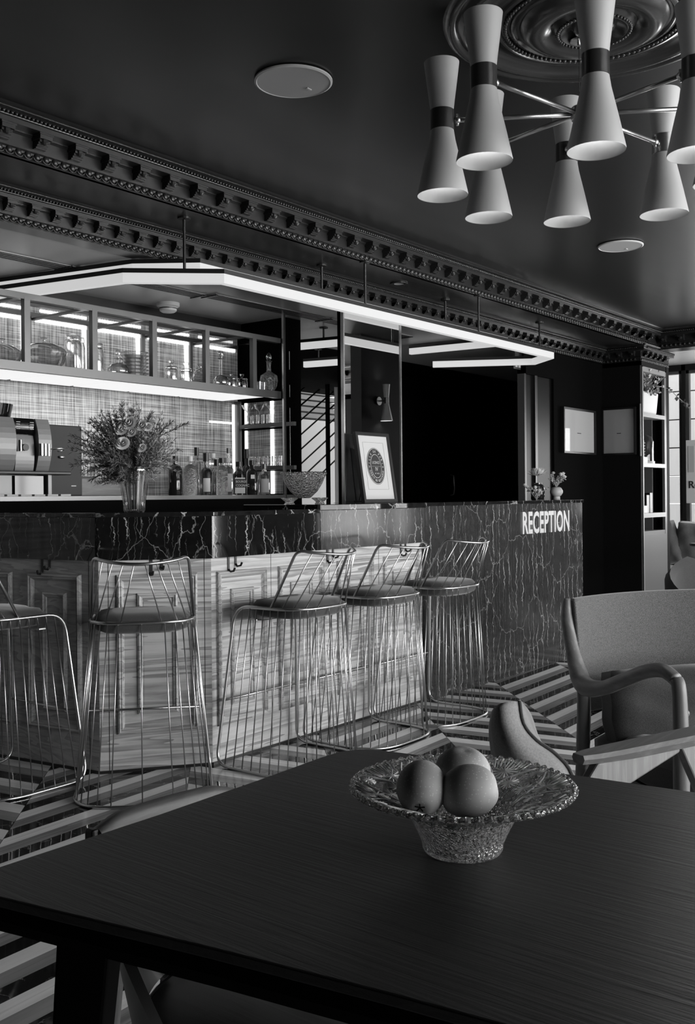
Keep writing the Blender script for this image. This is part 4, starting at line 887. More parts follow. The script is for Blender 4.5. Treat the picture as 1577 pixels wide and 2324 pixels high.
for i in range(420):
    while True:
        X = random.gauss(-.04, .13); Z = random.uniform(.10, .46); D = random.uniform(-.12, .12)
        e = ((X + .03) / .27) ** 2 + ((Z - .29) / .18) ** 2 + (D / .16) ** 2
        if e < 1: break
    tip = lt_ * X + up_ * Z + fw_ * D; base = lt_ * X * .25 + up_ * (.19 if Z > .19 else Z) + fw_ * D * .3
    dv = (tip - base); nseg = 9
    cur = [base.lerp(tip, k / nseg) + up_ * (-.05 * (k / nseg) ** 2 * (abs(X) / .25)) for k in range(nseg + 1)]
    feather.tube(cur, .0009, 3, caps=False)
    for k in range(2, nseg + 1):
        for q in range(6):
            dd = (dv.normalized() + Vector([random.uniform(-.9, .9) for _ in range(3)])).normalized()
            blade(feather, cur[k], dd, random.uniform(.012, .030), .0017, 0 if X < .02 or random.random() < .5 else 1)
feather.build('feathery_foliage', [LEAF, LEAFL], bq, kind='stuff', fix=False)
def sprig(p0, p1, nm='rosemary_sprig'):
    mb = MB(); n = 14; mb.tube([p0, p1], .0015, 5)
    for k in range(n):
        c = p0.lerp(p1, .25 + .75 * k / n)
        for q in range(5):
            dd = (p1 - p0).normalized() * .8 + Vector([random.uniform(-1, 1) for _ in range(3)]) * .8; blade(mb, c, dd, .022, .002)
    mb.build(nm, LEAF, bq, fix=False)
def bp_(u, v, D=0): return lt_ * ((u - 305) * .00186) + up_ * ((1150 - v) * .00186) + fw_ * D
for (a, b) in (((290, 985), (285, 900)), ((330, 980), (355, 925)), ((360, 985), (440, 950)), ((350, 990), (405, 945)), ((255, 985), (215, 940)), ((270, 980), (255, 925)), ((230, 1000), (165, 975))): sprig(bp_(*a, -.05), bp_(*b, -.07))
def rose_fl(u, v, r, D=-.17):
    c = bp_(u, v, D); mb = MB()
    for ring, (n, rr, tilt) in enumerate(((3, .35, .15), (4, .6, .35), (5, .85, .6), (6, 1.05, .95))):
        for k in range(n):
            a = 2 * pi * k / n + ring * .6
            v_ = []
            for i in range(4):
                for j in range(4):
                    th = a + (i / 3 - .5) * 2 * pi / n * 1.3; h = j / 3
                    rad = r * rr * (.45 + .55 * h * (1 + tilt * .3)); z = r * (h * (1.25 - tilt) - .3)
                    v_.append((rad * cos(th), rad * sin(th), z))
            mb.add(v_, [(i * 4 + j, i * 4 + j + 1, i * 4 + 5 + j, i * 4 + 4 + j) for i in range(3) for j in range(3)])
    o = mb.build('rose', PETAL, bq, smooth='all', fix=False); o.location = c
    o.rotation_euler = (-fw_ + up_ * .5 + lt_ * random.uniform(-.3, .3)).to_track_quat('Z', 'Y').to_euler()
for (u, v, r) in ((299, 999, .026), (315, 954, .026), (297, 968, .022), (320, 974, .019), (343, 959, .022), (343, 1010, .017), (356, 962, .018)): rose_fl(u, v, r)
def crystal_bowl(name, loc, prof, label, teeth, m=CUTB, n=120, cat='bowl', zig=.004):
    t = thing(name, label, cat, loc); k = len(prof)
    mod = lambda r, z, a, i: (r * (1 + .012 * cos(a * teeth * .5 + (z * 260))), z + (zig * abs(cos(a * teeth / 2)) if k - 3 <= i <= k + 4 else 0))
    MB().lathe([(.0005, prof[0][1])] + prof + [(max(.001, r - .005), z + .004) for r, z in prof[::-1]] + [(.0005, prof[0][1] + .006)], n, mod=mod).build('body', m, t, smooth=35)
    return t
crystal_bowl('punch_bowl', (4.10, 3.52, TOPZ + .052), [(.03, .0), (.04, .004), (.075, .035), (.10, .075), (.115, .11), (.128, .135)], 'large diamond cut crystal bowl on the reception side of the bar', 40)
for i, (x, y, l) in enumerate(((3.96, 3.50, 'waisted crystal stand under the left side of the large bowl'), (4.14, 3.44, 'waisted crystal stand under the middle of the large bowl'))):
    crystal_bowl('crystal_stand', (x, y, TOPZ), [(.052, 0), (.05, .006), (.026, .022), (.022, .030), (.028, .038), (.046, .05)], l, 24, cat='stand', zig=.001)
# framed licence
def easel(): pass
fl = thing('framed_licence', 'black framed Paris drinks licence leaning on a stand at the end of the bar', 'picture', (4.625, 3.50, 1.131), 0)
fw2, fh2 = .335, .425
lean = Matrix.Rotation(-radians(9), 3, 'X')
def fadd(mb, a, b): return mb.box(a, b, R=lean)
t_ = .020
for nm, a, b in (('frame_side', (0, 0, 0), (t_, .02, fh2)), ('frame_side', (fw2 - t_, 0, 0), (fw2, .02, fh2)), ('frame_rail', (t_, 0, 0), (fw2 - t_, .02, t_)), ('frame_rail', (t_, 0, fh2 - t_), (fw2 - t_, .02, fh2))):
    fadd(MB(), a, b).build(nm, mat('frame_' + nm, .03, .3) if False else MOULD, fl)
fadd(MB(), (t_, .008, t_), (fw2 - t_, .014, fh2 - t_)).build('paper', PAPER, fl)
fadd(MB(), (.0, .02, 0), (fw2, .024, fh2)).build('backing', BLACK, fl)
m = MB(); 
for (x0, z0, x1, z1) in ((.065, .08, .270, .081), (.065, .365, .270, .366), (.065, .08, .066, .366), (.269, .08, .270, .366)): m.box((x0, .0072, z0), (x1, .0078, z1), R=lean)
m.build('fine_line', CABM, fl)
ecx, ecz = fw2 / 2, fh2 * .52
def ell(rx, rz, y, m_, nm):
    q = MB(); n = 48; q.add([lean @ Vector((ecx + rx * cos(2 * pi * i / n), y, ecz + rz * sin(2 * pi * i / n))) for i in range(n)], [tuple(range(n))[::-1]]); q.build(nm, m_, fl, fix=False)
ell(.088, .112, .0068, INK, 'oval_rim'); ell(.085, .109, .0064, PAPER, 'oval_white'); ell(.082, .106, .0060, INK, 'oval_band'); ell(.053, .073, .0056, PAPER, 'inner_white'); ell(.050, .070, .0052, INK, 'inner_oval')
q = MB().box((ecx - .045, .0046, ecz - .004), (ecx + .045, .0050, ecz + .002), R=lean); q.build('inner_bar', CABM, fl)
def ftext(s, size, x, z, rot=0, y=.0042, nm='lettering', sx=1):
    o = text_mesh(nm, s, size, .0002, PAPER, fl, (0, 0, 0), None, align='CENTER', sx=sx)
    Rm = lean @ Matrix.Rotation(rot, 3, 'Y') @ ROT_Y
    for v in o.data.vertices: v.co = lean @ Vector((x, y, z)) + Rm @ Vector((v.co.x, v.co.y - size * .33, v.co.z))
ftext('LICENCE', .023, ecx, ecz + .022, sx=.82); ftext('IV', .034, ecx, ecz - .018); ftext('N\u00b0 4173', .013, ecx, ecz - .045)
def ring_text(s, a0, a1, top=True):
    n = len(s)
    for i, ch_ in enumerate(s):
        if ch_ == ' ': continue
        a = a0 + (a1 - a0) * (i + .5) / n; x = ecx + .0672 * cos(a); z = ecz + .0895 * sin(a)
        tx_, tz_ = -.0672 * sin(a), .0895 * cos(a); an = math.atan2(tz_, tx_) + (pi if top else 0)
        ftext(ch_, .020, x, z, -an, y=.0050, nm='ring_letter')
ring_text('VILLE DE PARIS', radians(190), radians(-10), True); ring_text('DEBIT DE BOISSONS', radians(196), radians(344), False)
ftext('\u00b7', .02, ecx - .0672, ecz, y=.0050); ftext('\u00b7', .02, ecx + .0672, ecz, y=.0050)
sp = MB(); sp.box((.05, .03, 0), (.19, .12, .012)); sp.build('easel_foot', BLACK, fl)
sp = MB(); sp.add([(.14, .088, .33), (.19, .088, .33), (.20, .135, .012), (.13, .135, .012), (.14, .094, .33), (.19, .094, .33), (.20, .141, .012), (.13, .141, .012)], [(0, 1, 2, 3), (4, 7, 6, 5), (0, 4, 5, 1), (1, 5, 6, 2), (2, 6, 7, 3), (3, 7, 4, 0)]); sp.build('easel_leg', BLACK, fl)
# vases on the reception desk
v1 = thing('bottle_vase', 'dark glass vase with a single large pale bloom on the reception desk', 'vase', (6.60, 3.40, 1.131))
MB().lathe([(.0005, 0), (.046, 0), (.050, .006), (.050, .085), (.042, .105), (.030, .115), (.030, .125), (.027, .125)], 28).build('body', BOTB, v1, smooth=50)
v2 = thing('globe_vase', 'small round pottery vase with a posy, nearest the end of the desk', 'vase', (6.70, 3.30, 1.131))
MB().lathe([(.0005, 0), (.026, 0), (.026, .022)], 24).build('base', CERAM, v2, smooth=50)
MB().lathe([(.020, .022), (.034, .030), (.046, .048), (.047, .064), (.036, .086), (.022, .094), (.018, .092)], 28).build('globe', CERAM, v2, smooth='all')
def petals(mb, c, R, n, L, w, el, lay=1):
    for k in range(n):
        a = 2 * pi * k / n + random.uniform(-.1, .1); d = Vector((cos(a) * cos(el), sin(a) * cos(el), sin(el))); s_ = Vector((-sin(a), cos(a), 0)) * w; o = Vector(c)
        mb.add([o + d * R, o + d * (R + L * .6) + s_ + Vector((0, 0, .006)), o + d * (R + L) + Vector((0, 0, .012)), o + d * (R + L * .6) - s_ + Vector((0, 0, .006))], [(0, 1, 2, 3)])
fl1 = thing('chrysanthemum', 'single large pale shaggy bloom in the dark vase', 'flower', (6.60, 3.40, 1.14))
m = MB()
for e_, L_, n_ in ((.1, .075, 22), (.35, .075, 20), (.6, .07, 18), (.85, .06, 14), (1.1, .05, 10), (1.35, .035, 6)): petals(m, (0, 0, .165), .006, n_, L_, .007, e_)
m.build('bloom', PETAL, fl1, fix=False); MB().tube([(0, 0, .0), (0, 0, .17)], .0025, 6).build('stem', STEM, fl1)
def posy(loc, label, spread, h, n):
    p = thing('posy', label, 'flowers', loc); lf = MB()
    for i in range(n):
        a = random.uniform(0, 2 * pi); rr = random.uniform(.2, 1) * spread; tip = Vector((rr * cos(a), rr * sin(a), h * random.uniform(.5, 1))); lf.tube([(0, 0, 0), tip * .6 + Vector((0, 0, .01)), tip], .0012, 4)
        for q in range(7): blade(lf, tip * random.uniform(.6, 1), Vector([random.uniform(-1, 1) for _ in range(3)]), .018, .005)
        if i % 3 == 0:
            f_ = MB(); petals(f_, tip, .002, 9, .016, .006, .3); petals(f_, tip, .002, 7, .013, .005, .9); f_.build('blossom', PETAL, p, fix=False)
    lf.build('greenery', LEAFL, p, kind='stuff', fix=False)
posy((6.70, 3.30, 1.22), 'posy of small pale flowers in the round pottery vase', .085, .10, 22)
posy((6.50, 3.36, 1.131), 'sprig of small leaves and flowers left of the dark vase', .10, .10, 16)
# pictures by the pier
def picture(nm, label, P0, ax, w, h, nrm):
    t = thing('framed_picture', label, 'picture', P0); R3 = Matrix((ax, nrm, Vector((0, 0, 1)))).transposed()
    for a, b in (((0, 0, 0), (.016, .03, h)), ((w - .016, 0, 0), (w, .03, h)), ((.016, 0, 0), (w - .016, .03, .016)), ((.016, 0, h - .016), (w - .016, .03, h))): MB().box(a, b, R=R3).build('frame_side', BLACK, t)
    MB().box((.016, .004, .016), (w - .016, .016, h - .016), R=R3).build('print', PAPER, t); MB().box((.016, .018, .016), (w - .016, .020, h - .016), R=R3).build('glazing', GLAZE, t)
    MB().box((w * .44, .0165, h * .45), (w * .56, .0172, h * .465), R=R3).build('small_print', INK, t)
picture('a', 'framed print on the dark wall left of the pier', Vector((8.235, WY - .001, 1.515)), Vector((-1, 0, 0)), .63, .385, Vector((0, -1, 0)))
picture('b', 'framed print on the face of the pier, nearest the bookcase', Vector((PX - .001, BY + .035, 1.515)), Vector((0, 1, 0)), .315, .42, Vector((-1, 0, 0)))
ls = thing('pier_strip', 'slim upright pale strip on the edge of the pier', 'light', (PX - .012, BY - .006, 1.50)); MB().box((0, 0, 0), (.010, .010, .46)).build('strip', SHELFW, ls)  # plain strip in the cream shelf paint
# bookcase
bk = thing('bookcase', 'tall narrow bookcase with pale shelves built into the pier', 'bookcase', (0, 0, 0))
bx0, bx1, by1 = PX + .037, 9.065, WY - .06
MB().box((bx0, BY - .004, .0), (bx1, BY + .015, .80)).build('cupboard_door', BOOKP, bk)
MB().box((bx0, BY - .006, .0), (bx0 + .02, BY + .02, 2.29)).build('side_stile', SHELFW, bk); MB().box((bx1 - .05, BY - .004, .80), (bx1, BY + .02, 2.29)).build('side_stile', BOOKP, bk)
for z0, z1 in ((.80, .835), (.955, .995), (1.405, 1.44), (1.85, 1.885), (2.25, 2.295)): MB().box((bx0 + .02, BY - .006 if z0 > .9 else BY - .002, z0), (bx1 - .03, by1, z1)).build('shelf', SHELFW if z0 > .9 else BOOKP, bk)
MB().box((bx0 + .02, by1 - .01, .8), (bx1, by1, 2.29)).build('back_panel', BLACK, bk)
MB().box((bx1 - .12, by1 - .20, .8), (bx1 - .10, by1 - .01, 2.29)).build('inner_side', BOOKP, bk)
pt = thing('planter', 'white box planter on the upper shelf of the bookcase', 'planter', (8.56, BY + .02, 1.886))
MB().add([(0, 0, 0), (.33, 0, 0), (.33, .16, 0), (0, .16, 0), (-.01, -.01, .20), (.36, -.01, .20), (.36, .17, .20), (-.01, .17, .20)], [(3, 2, 1, 0), (4, 5, 6, 7), (0, 1, 5, 4), (1, 2, 6, 5), (2, 3, 7, 6), (3, 0, 4, 7)]).build('box', CONC, pt, bevel=.015)
vn = thing('trailing_plant', 'leafy plant with a trailing shoot in the white planter', 'plant', (8.72, BY + .08, 2.08)); lf = MB()
for i in range(60):
    tip = Vector((random.uniform(-.17, .26), random.uniform(-.12, .06), random.uniform(-.02, .20))); lf.tube([(tip.x * .5, 0, 0), tip], .0015, 4)
    for q in range(5): blade(lf, tip * random.uniform(.6, 1), Vector([random.uniform(-1, 1) for _ in range(3)]), .034, .014)
lf.build('foliage', LEAFL, vn, kind='stuff', fix=False)
tr = MB(); cur = [Vector((.2, -.05, .08)), Vector((.40, -.10, .06)), Vector((.52, -.12, .0)), Vector((.66, -.14, -.05)), Vector((.78, -.14, -.06))]; tr.tube(cur, .003, 5)
for c in cur[1:]:
    for q in range(5): blade(tr, c, Vector([random.uniform(-1, 1) for _ in range(3)]), .045, .016)
tr.build('trailing_shoot', LEAF, vn, fix=False)
cl = thing('glass_dome', 'small skeleton ornament under a glass dome on the middle shelf', 'ornament', (8.74, BY + .09, 1.441))
MB().lathe([(.0005, 0), (.10, 0), (.10, .02), (.0005, .02)], 24).build('base', CERAM, cl, smooth=50)
MB().lathe([(.092, .02), (.092, .19), (.08, .235), (.045, .27), (.0005, .28)], 28).build('dome', DOME, cl, smooth='all')
o_ = MB(); o_.box((-.03, -.02, .02), (.03, .02, .04)); 
for i in range(6): o_.tube([(-.03, 0, .06 + i * .026), (.03, 0, .06 + i * .026)], .006, 6); o_.tube([(random.uniform(-.03, .03), .0, .04), (random.uniform(-.03, .03), .0, .21)], .004, 6)
o_.build('movement', SHELFW, cl, kind='stuff')
c2 = thing('card', 'small white card beside the glass dome', 'card', (8.55, BY + .02, 1.441)); MB().box((0, 0, 0), (.11, .02, .055)).build('card', CONC, c2)
c3 = thing('card', 'small white card on the lowest open shelf', 'card', (8.55, BY + .02, .996)); MB().box((0, 0, 0), (.10, .02, .065)).build('card', CONC, c3)
for i, (x, h, l) in enumerate(((8.68, .16, 'dark upright book on the lowest open shelf, left one'), (8.76, .18, 'dark upright book with pale spine on the lowest open shelf, right one'))):
    b_ = thing('book', l, 'book', (x, BY + .04, .996), 0, 'books on the lowest open shelf'); MB().box((0, 0, 0), (.05, .14, h)).build('cover', BLACK, b_); MB().box((.049, -.001, 0), (.058, .14, h)).build('spine', CERAM if i else CABM, b_)
# ------------------------------------------------------------------ dining table, fruit bowl
def px(u, v, D):     # a point D metres ahead whose picture place was read off the photograph
    du, dv = u - CU, v - CV; a = du * cos(ROLL) - dv * sin(ROLL); b = du * sin(ROLL) + dv * cos(ROLL)
    return FW * D + RT * (a / F_PX * D) + Vector((0, 0, CAMH - b / F_PX * D))
TZZ = .74
tb = thing('dining_table', 'dark stained wooden table with soft corners filling the foreground', 'table', (0, 0, 0))
poly = [(.602, 1.018), (.615, 1.034), (.64, 1.040), (.90, 1.036), (1.10, 1.040), (1.26, 1.047), (1.305, 1.044), (1.335, 1.028), (1.352, .995), (1.362, .94), (1.385, .80), (1.410, .65), (1.428, .49), (1.438, .30), (1.44, .05), (1.43, -.25), (1.41, -.50), (1.38, -.60), (1.34, -.63), (.80, -.63), (.76, -.60), (.745, -.55), (.745, -.2), (.735, .15), (.715, .36), (.695, .50), (.662, .69), (.622, .89), (.608, .962), (.600, 1.00)][::-1]
MB().prism(poly, TZZ - .012, TZZ).build('table_top', TABLE, tb, bevel=.002)
cxm, cym = 1.05, .2
p2_ = [(cxm + (x - cxm) * .97, cym + (y - cym) * .975) for x, y in poly]; n = len(poly)
MB().add([(x, y, TZZ - .012) for x, y in poly] + [(x, y, TZZ - .026) for x, y in poly] + [(x, y, TZZ - .042) for x, y in p2_], [(k * n + i, k * n + (i + 1) % n, (k + 1) * n + (i + 1) % n, (k + 1) * n + i) for k in range(2) for i in range(n)] + [tuple(2 * n + i for i in range(n))]).build('under_edge', TABLED, tb)
for (x, y, bx_, by_) in ((.705, .925, .66, .965), (1.28, .94, 1.33, .98), (.84, -.50, .80, -.54), (1.33, -.50, 1.37, -.54)):
    d = Vector((x - 1.0, y - .2, 0)).normalized(); e = Vector((-d.y, d.x, 0)); q = []
    for (c, z, w, t2) in ((Vector((x, y, 0)), TZZ - .04, .055 / 2, .04), (Vector((bx_, by_, 0)), 0, .018, .014)):
        if x < .8 and y > 0 and z > .1: w = .030
        q += [c + RT * w + FW * t2 + Vector((0, 0, z)), c + RT * w - FW * t2 + Vector((0, 0, z)), c - RT * w - FW * t2 + Vector((0, 0, z)), c - RT * w + FW * t2 + Vector((0, 0, z))]
    MB().add(q, [(0, 1, 2, 3), (7, 6, 5, 4), (0, 4, 5, 1), (1, 5, 6, 2), (2, 6, 7, 3), (3, 7, 4, 0)]).build('leg', TABLED, tb, bevel=.004)
BC = cs(.136, 1.203, TZZ)
fb = thing('fruit_bowl', 'flared cut glass bowl with scalloped rim holding three fruits on the table', 'bowl', BC)
prof = [(.046, 0), (.0485, .004), (.049, .010), (.053, .020), (.058, .030), (.064, .041), (.071, .050), (.084, .0575), (.100, .063), (.118, .069), (.131, .0735), (.136, .0755)]
teeth = 60; nseg = 240
def gmod(r, z, a, i):
    rr, zz = r, z; k = i if i < len(prof) + 1 else 2 * len(prof) + 1 - i
    if k >= len(prof) - 1: zz += .0030 * abs(sin(a * teeth / 2)); rr += .0022 * abs(sin(a * teeth / 2))
    elif i <= len(prof): rr *= 1 + .010 * (abs(sin(a * 12)) ** .5 - .5)
    return rr, zz
inner = [(r - .0045, z + .0045) for r, z in prof[::-1]]
MB().lathe([(.0005, .002)] + prof + inner + [(.0005, .008)], nseg, mod=gmod).build('body', CUT2, fb, smooth=30)
# cut decoration on the flared rim: stars, fans and leaf ribs as fine ridges inside the glass
rib = MB()
def on_flare(r, a):  # point just over the inner surface
    pts = [(x - .0045, z + .0052) for x, z in prof]
    for (r0, z0), (r1, z1) in zip(pts[:-1], pts[1:]):
        if r0 <= r <= r1: z = z0 + (z1 - z0) * (r - r0) / max(1e-6, r1 - r0); break
    else: z = pts[-1][1]
    return Vector((r * cos(a), r * sin(a), z))
for k in range(8):
    a0 = 2 * pi * k / 8
    for sgn in (-1, 1):
        rib.tube([on_flare(.062 + .062 * t, a0 + sgn * (.02 + .30 * t ** 1.6)) for t in [i / 6 for i in range(7)]], .0015, 6)
    for st_, rs in ((.105, .017), (.085, .012), (.118, .010)):
        for off in ((-.22, .22) if st_ < .1 else (0,)) if st_ != .118 else (.39,):
            for q in range(7):
                an = q * pi / 7; dr, da = rs * cos(an), rs * sin(an) / st_
                rib.tube([on_flare(max(.05, st_ - dr), a0 + off - da), on_flare(st_, a0 + off), on_flare(min(.130, st_ + dr), a0 + off + da)], .0011, 6)
    for q in range(-4, 5): rib.tube([on_flare(.060 + abs(q) * .001, a0 + .39 + q * .030), on_flare(.088, a0 + .39 + q * .034)], .0009, 4)
    for q in range(-5, 6): rib.tube([on_flare(.108, a0 + q * .030), on_flare(.130, a0 + q * .040)], .0009, 4)
rib.build('cut_pattern', CUT3, fb, kind='stuff', smooth='all')
def fruit(u, v, D, rx, rz, label, tilt, dim=None):
    c = px(u, v, D); t = thing('fruit', label, 'fruit', c, 0, 'fruits in the cut glass bowl')
    R = Matrix.Rotation(tilt[0], 3, RT) @ Matrix.Rotation(tilt[1], 3, FW)
    prof_ = []
    n = 20
    for i in range(n + 1):
        th = pi * i / n; r = sin(th); z = -cos(th)
        dimple = .10 * math.exp(-((th) / .28) ** 2) - .10 * math.exp(-((pi - th) / .28) ** 2)
        prof_.append((max(.0004, r * rx), (z + dimple * 1.0) * rz))
    MB().lathe(prof_, 40, R=R).build('flesh', FRUIT, t, smooth='all')
    s_ = MB(); q = R @ Vector((0, 0, -rz * .90)); 
    for k in range(5):
        a = 2 * pi * k / 5; s_.tube([q, q + R @ Vector((.006 * cos(a), .006 * sin(a), -.0012))], .0007, 4)
    s_.build('calyx', TABLED, t)
fruit(957, 1788, 1.165, .0297, .0345, 'fruit with its dark calyx showing, left of the three in the glass bowl', (radians(-62), radians(8)))
fruit(1064, 1795, 1.160, .0305, .0358, 'broad speckled fruit in front, right of the three in the glass bowl', (radians(8), radians(80)))
fruit(1050, 1752, 1.235, .0350, .031, 'fruit at the back of the glass bowl, highest of the three', (radians(10), radians(5)))
# ------------------------------------------------------------------ dining chairs round the table
dcx = thing('dining_chair', 'light wood chair with curved top rail tucked behind the far table edge', 'chair', (0, 0, 0))
A_, B_ = Vector((1.045, 1.362, .60)), Vector((1.350, 1.342, .60)); m = MB(); v = []; n = 18
for i in range(n + 1):
    t = i / n; c = A_.lerp(B_, t) + Vector((0, .018 * sin(pi * t), 0)); e = min(1, .55 + 3.2 * min(t, 1 - t)); hh = .058 * min(1, e)
    for k in range(10):
        an = 2 * pi * k / 10; sx_ = abs(cos(an)) ** .6 * (1 if cos(an) > 0 else -1); sz_ = abs(sin(an)) ** .6 * (1 if sin(an) > 0 else -1)
        v.append(c + Vector((0, .016 * sx_, hh * .5 * sz_ + .0)))
m.add(v, [(i * 10 + k, i * 10 + (k + 1) % 10, i * 10 + 10 + (k + 1) % 10, i * 10 + 10 + k) for i in range(n) for k in range(10)] + [tuple(range(10)), tuple(n * 10 + k for k in range(10))]).build('top_rail', CHOAKX, dcx, smooth=50)
MB().box((1.030, 1.352, .575), (1.044, 1.375, .618)).build('rail_end', BLACK, dcx, bevel=.004)
for x in (1.07, 1.32): MB().tube([(x, 1.355, .585), (x, 1.34, .42), (x + (.02 if x > 1.2 else -.02), 1.37, 0)], [.013, .016, .011], 10).build('leg', CHOAK, dcx, smooth='all')
MB().box((1.03, 1.165, .415), (1.36, 1.345, .44)).build('seat', SEATW, dcx, bevel=.01)
for x in (1.22, 1.32): MB().tube([(x, 1.185, .415), (x, 1.18, 0)], [.015, .010], 10).build('leg', CHOAK, dcx, smooth='all')
c2x = thing('dining_chair', 'dark round seated chair mostly hidden under the near side of the table', 'chair', cs(-.085, 1.41, 0))
MB().lathe([(.0005, .425), (.19, .425), (.205, .435), (.208, .445), (.20, .452), (.0005, .448)], 48).build('seat', SEATW, c2x, smooth=50)
MB().lathe([(.205, .430), (.214, .438), (.212, .447), (.206, .452)], 48).build('seat_rim', CHOAKX, c2x, smooth=50)
sb = MB(); v = []; n = 20
for i in range(n + 1):
    a = math.atan2(-RT.y, -RT.x) + radians(-22 + 85 * i / n); e = sin(pi * i / n)
    for (rr, z) in ((.205, .46), (.235, .46 + .13 * e), (.250, .46 + .13 * e), (.222, .45)): v.append((rr * cos(a), rr * sin(a), z))
sb.add(v, [(i * 4 + k, i * 4 + (k + 1) % 4, i * 4 + 4 + (k + 1) % 4, i * 4 + 4 + k) for i in range(n) for k in range(4)] + [(0, 1, 2, 3), tuple(n * 4 + k for k in range(4))]).build('back_shell', BLACK, c2x, smooth=50)
MB().tube([(0, 0, .02), (0, 0, .425)], .022, 14).build('stem', BLACK, c2x, smooth=50)
MB().lathe([(.0005, 0), (.16, 0), (.16, .012), (.03, .025), (.0005, .026)], 32).build('foot', BLACK, c2x, smooth=50)
# ------------------------------------------------------------------ armchair at the right
ang = math.atan2(RT.y, RT.x) + math.atan2(.24, .97)
ac = thing('armchair', 'wooden framed armchair with grey fabric back and curved near arm', 'armchair', cs(1.065, 2.83, 0), ang)
def spline(P, n=6):
    P = [Vector(p) for p in P]; out = []
    for i in range(len(P) - 1):
        p0, p1, p2, p3 = P[max(0, i - 1)], P[i], P[i + 1], P[min(len(P) - 1, i + 2)]
        for k in range(n):
            t = k / n; out.append(.5 * ((2 * p1) + (p2 - p0) * t + (2 * p0 - 5 * p1 + 4 * p2 - p3) * t * t + (-p0 + 3 * p1 - 3 * p2 + p3) * t ** 3))
    out.append(P[-1]); return out
def rads(R, n=6):
    out = []
    for a, b in zip(R[:-1], R[1:]): out += [a + (b - a) * k / n for k in range(n)]
    return out + [R[-1]]
for sg in (-1, 1):
    P = [(.31, .345, .845), (.315, .335, .78), (.315, .30, .69), (.315, .262, .625), (.318, .21, .596), (.322, .10, .612), (.325, -.02, .655), (.325, -.14, .700), (.32, -.215, .715), (.313, -.262, .700)]
    Rr = [.011, .018, .021, .028, .029, .021, .020, .019, .0185, .0175]
    MB().tube(spline([(sg * x, y, z) for x, y, z in P]), rads(Rr), 14).build('arm', CHOAKY, ac, smooth='all')
    MB().tube(spline([(sg * .313, -.262, .700), (sg * .311, -.275, .66), (sg * .306, -.272, .45), (sg * .295, -.25, 0)]), rads([.0175, .0185, .021, .013]), 14).build('front_leg', CHOAK, ac, smooth='all')
    MB().tube(spline([(sg * .312, .235, .60), (sg * .305, .255, .42), (sg * .295, .33, 0)]), rads([.020, .021, .013]), 12).build('rear_leg', CHOAK, ac, smooth='all')
    MB().tube([(sg * .300, -.26, .34), (sg * .300, .28, .30)], .016, 10).build('side_rail', CHOAK, ac, smooth='all')
for y, z in ((-.262, .34), (.275, .30)): MB().tube([(-.30, y, z), (.30, y, z)], .016, 10).build('cross_rail', CHOAK, ac, smooth='all')
m = MB(); v = []; nx, nz = 18, 10
for s_ in (0, 1):
    for j in range(nz + 1):
        for i in range(nx + 1):
            x = -.298 + .596 * i / nx; zt = .845 + .02 * (x + .3); z = .50 + (zt - .50) * j / nz; y = .265 + .085 * (1 - (x / .3) ** 2) + (z - .5) * .16 + s_ * .035
            v.append((x, y, z))
K = (nx + 1) * (nz + 1); idx = lambda s_, i, j: s_ * K + j * (nx + 1) + i; f = []
for j in range(nz):
    for i in range(nx): f += [(idx(0, i, j), idx(0, i + 1, j), idx(0, i + 1, j + 1), idx(0, i, j + 1)), (idx(1, i, j), idx(1, i, j + 1), idx(1, i + 1, j + 1), idx(1, i + 1, j))]
for i in range(nx): f += [(idx(0, i, nz), idx(0, i + 1, nz), idx(1, i + 1, nz), idx(1, i, nz)), (idx(0, i, 0), idx(1, i, 0), idx(1, i + 1, 0), idx(0, i + 1, 0))]
for j in range(nz): f += [(idx(0, 0, j), idx(0, 0, j + 1), idx(1, 0, j + 1), idx(1, 0, j)), (idx(0, nx, j), idx(1, nx, j), idx(1, nx, j + 1), idx(0, nx, j + 1))]
m.add(v, f).build('back_upholstery', GREYF, ac, smooth=60, bevel=.008)
def cushion(name, c, s, m_, parent, R=None, puff=.35, n=12, wr=.006):
    """soft pillow: box grown round, pinched at the seams"""
    bm = bmesh.new(); bmesh.ops.create_cube(bm, size=2); bmesh.ops.subdivide_edges(bm, edges=bm.edges, cuts=n, use_grid_fill=True)
    rnd = random.Random(int(c[0] * 1000) + 3)
    ph = [rnd.uniform(0, 6) for _ in range(4)]
    for vv in bm.verts:
        x, y, z = vv.co; e = (1 - abs(x) ** 4) * (1 - abs(z) ** 4)
        y2 = y * (.42 + .58 * max(0, e) ** puff); r_ = 1 - .06 * (x * x * z * z)
        y2 += wr / s[1] * (sin(x * 7 + ph[0] + z * 3) * sin(z * 6 + ph[1]))
        p = Vector((x * s[0] * r_, y2 * s[1], z * s[2] * r_)); vv.co = Vector(c) + (R @ p if R else p)
    me = bpy.data.meshes.new(name); bm.to_mesh(me); bm.free(); me.materials.append(m_)
    for p in me.polygons: p.use_smooth = True
    o = bpy.data.objects.new(name, me); COL.objects.link(o); o.parent = parent; return o
RX = lambda d: Matrix.Rotation(radians(d), 3, 'X')
cushion('seat_cushion', (0, .0, .41), (.285, .065, .27), DARKF, ac, RX(90 - 3), .25)
MB().box((-.285, -.262, .355), (.285, .25, .372)).build('seat_base', BLACK, ac)
pil = thing('cushion', 'grey back cushion with a button resting in the wooden armchair', 'cushion', cs(1.065, 2.83, 0), ang)
pc = cushion('pillow', (0, .17, .515), (.272, .075, .135), DARKF, pil, RX(-14), .4, 14, .010)
MB().ball((-.06, .088, .525), .011, 12, 8, sc3=(1, .6, 1)).build('button', CHOAKX, pil, smooth='all')
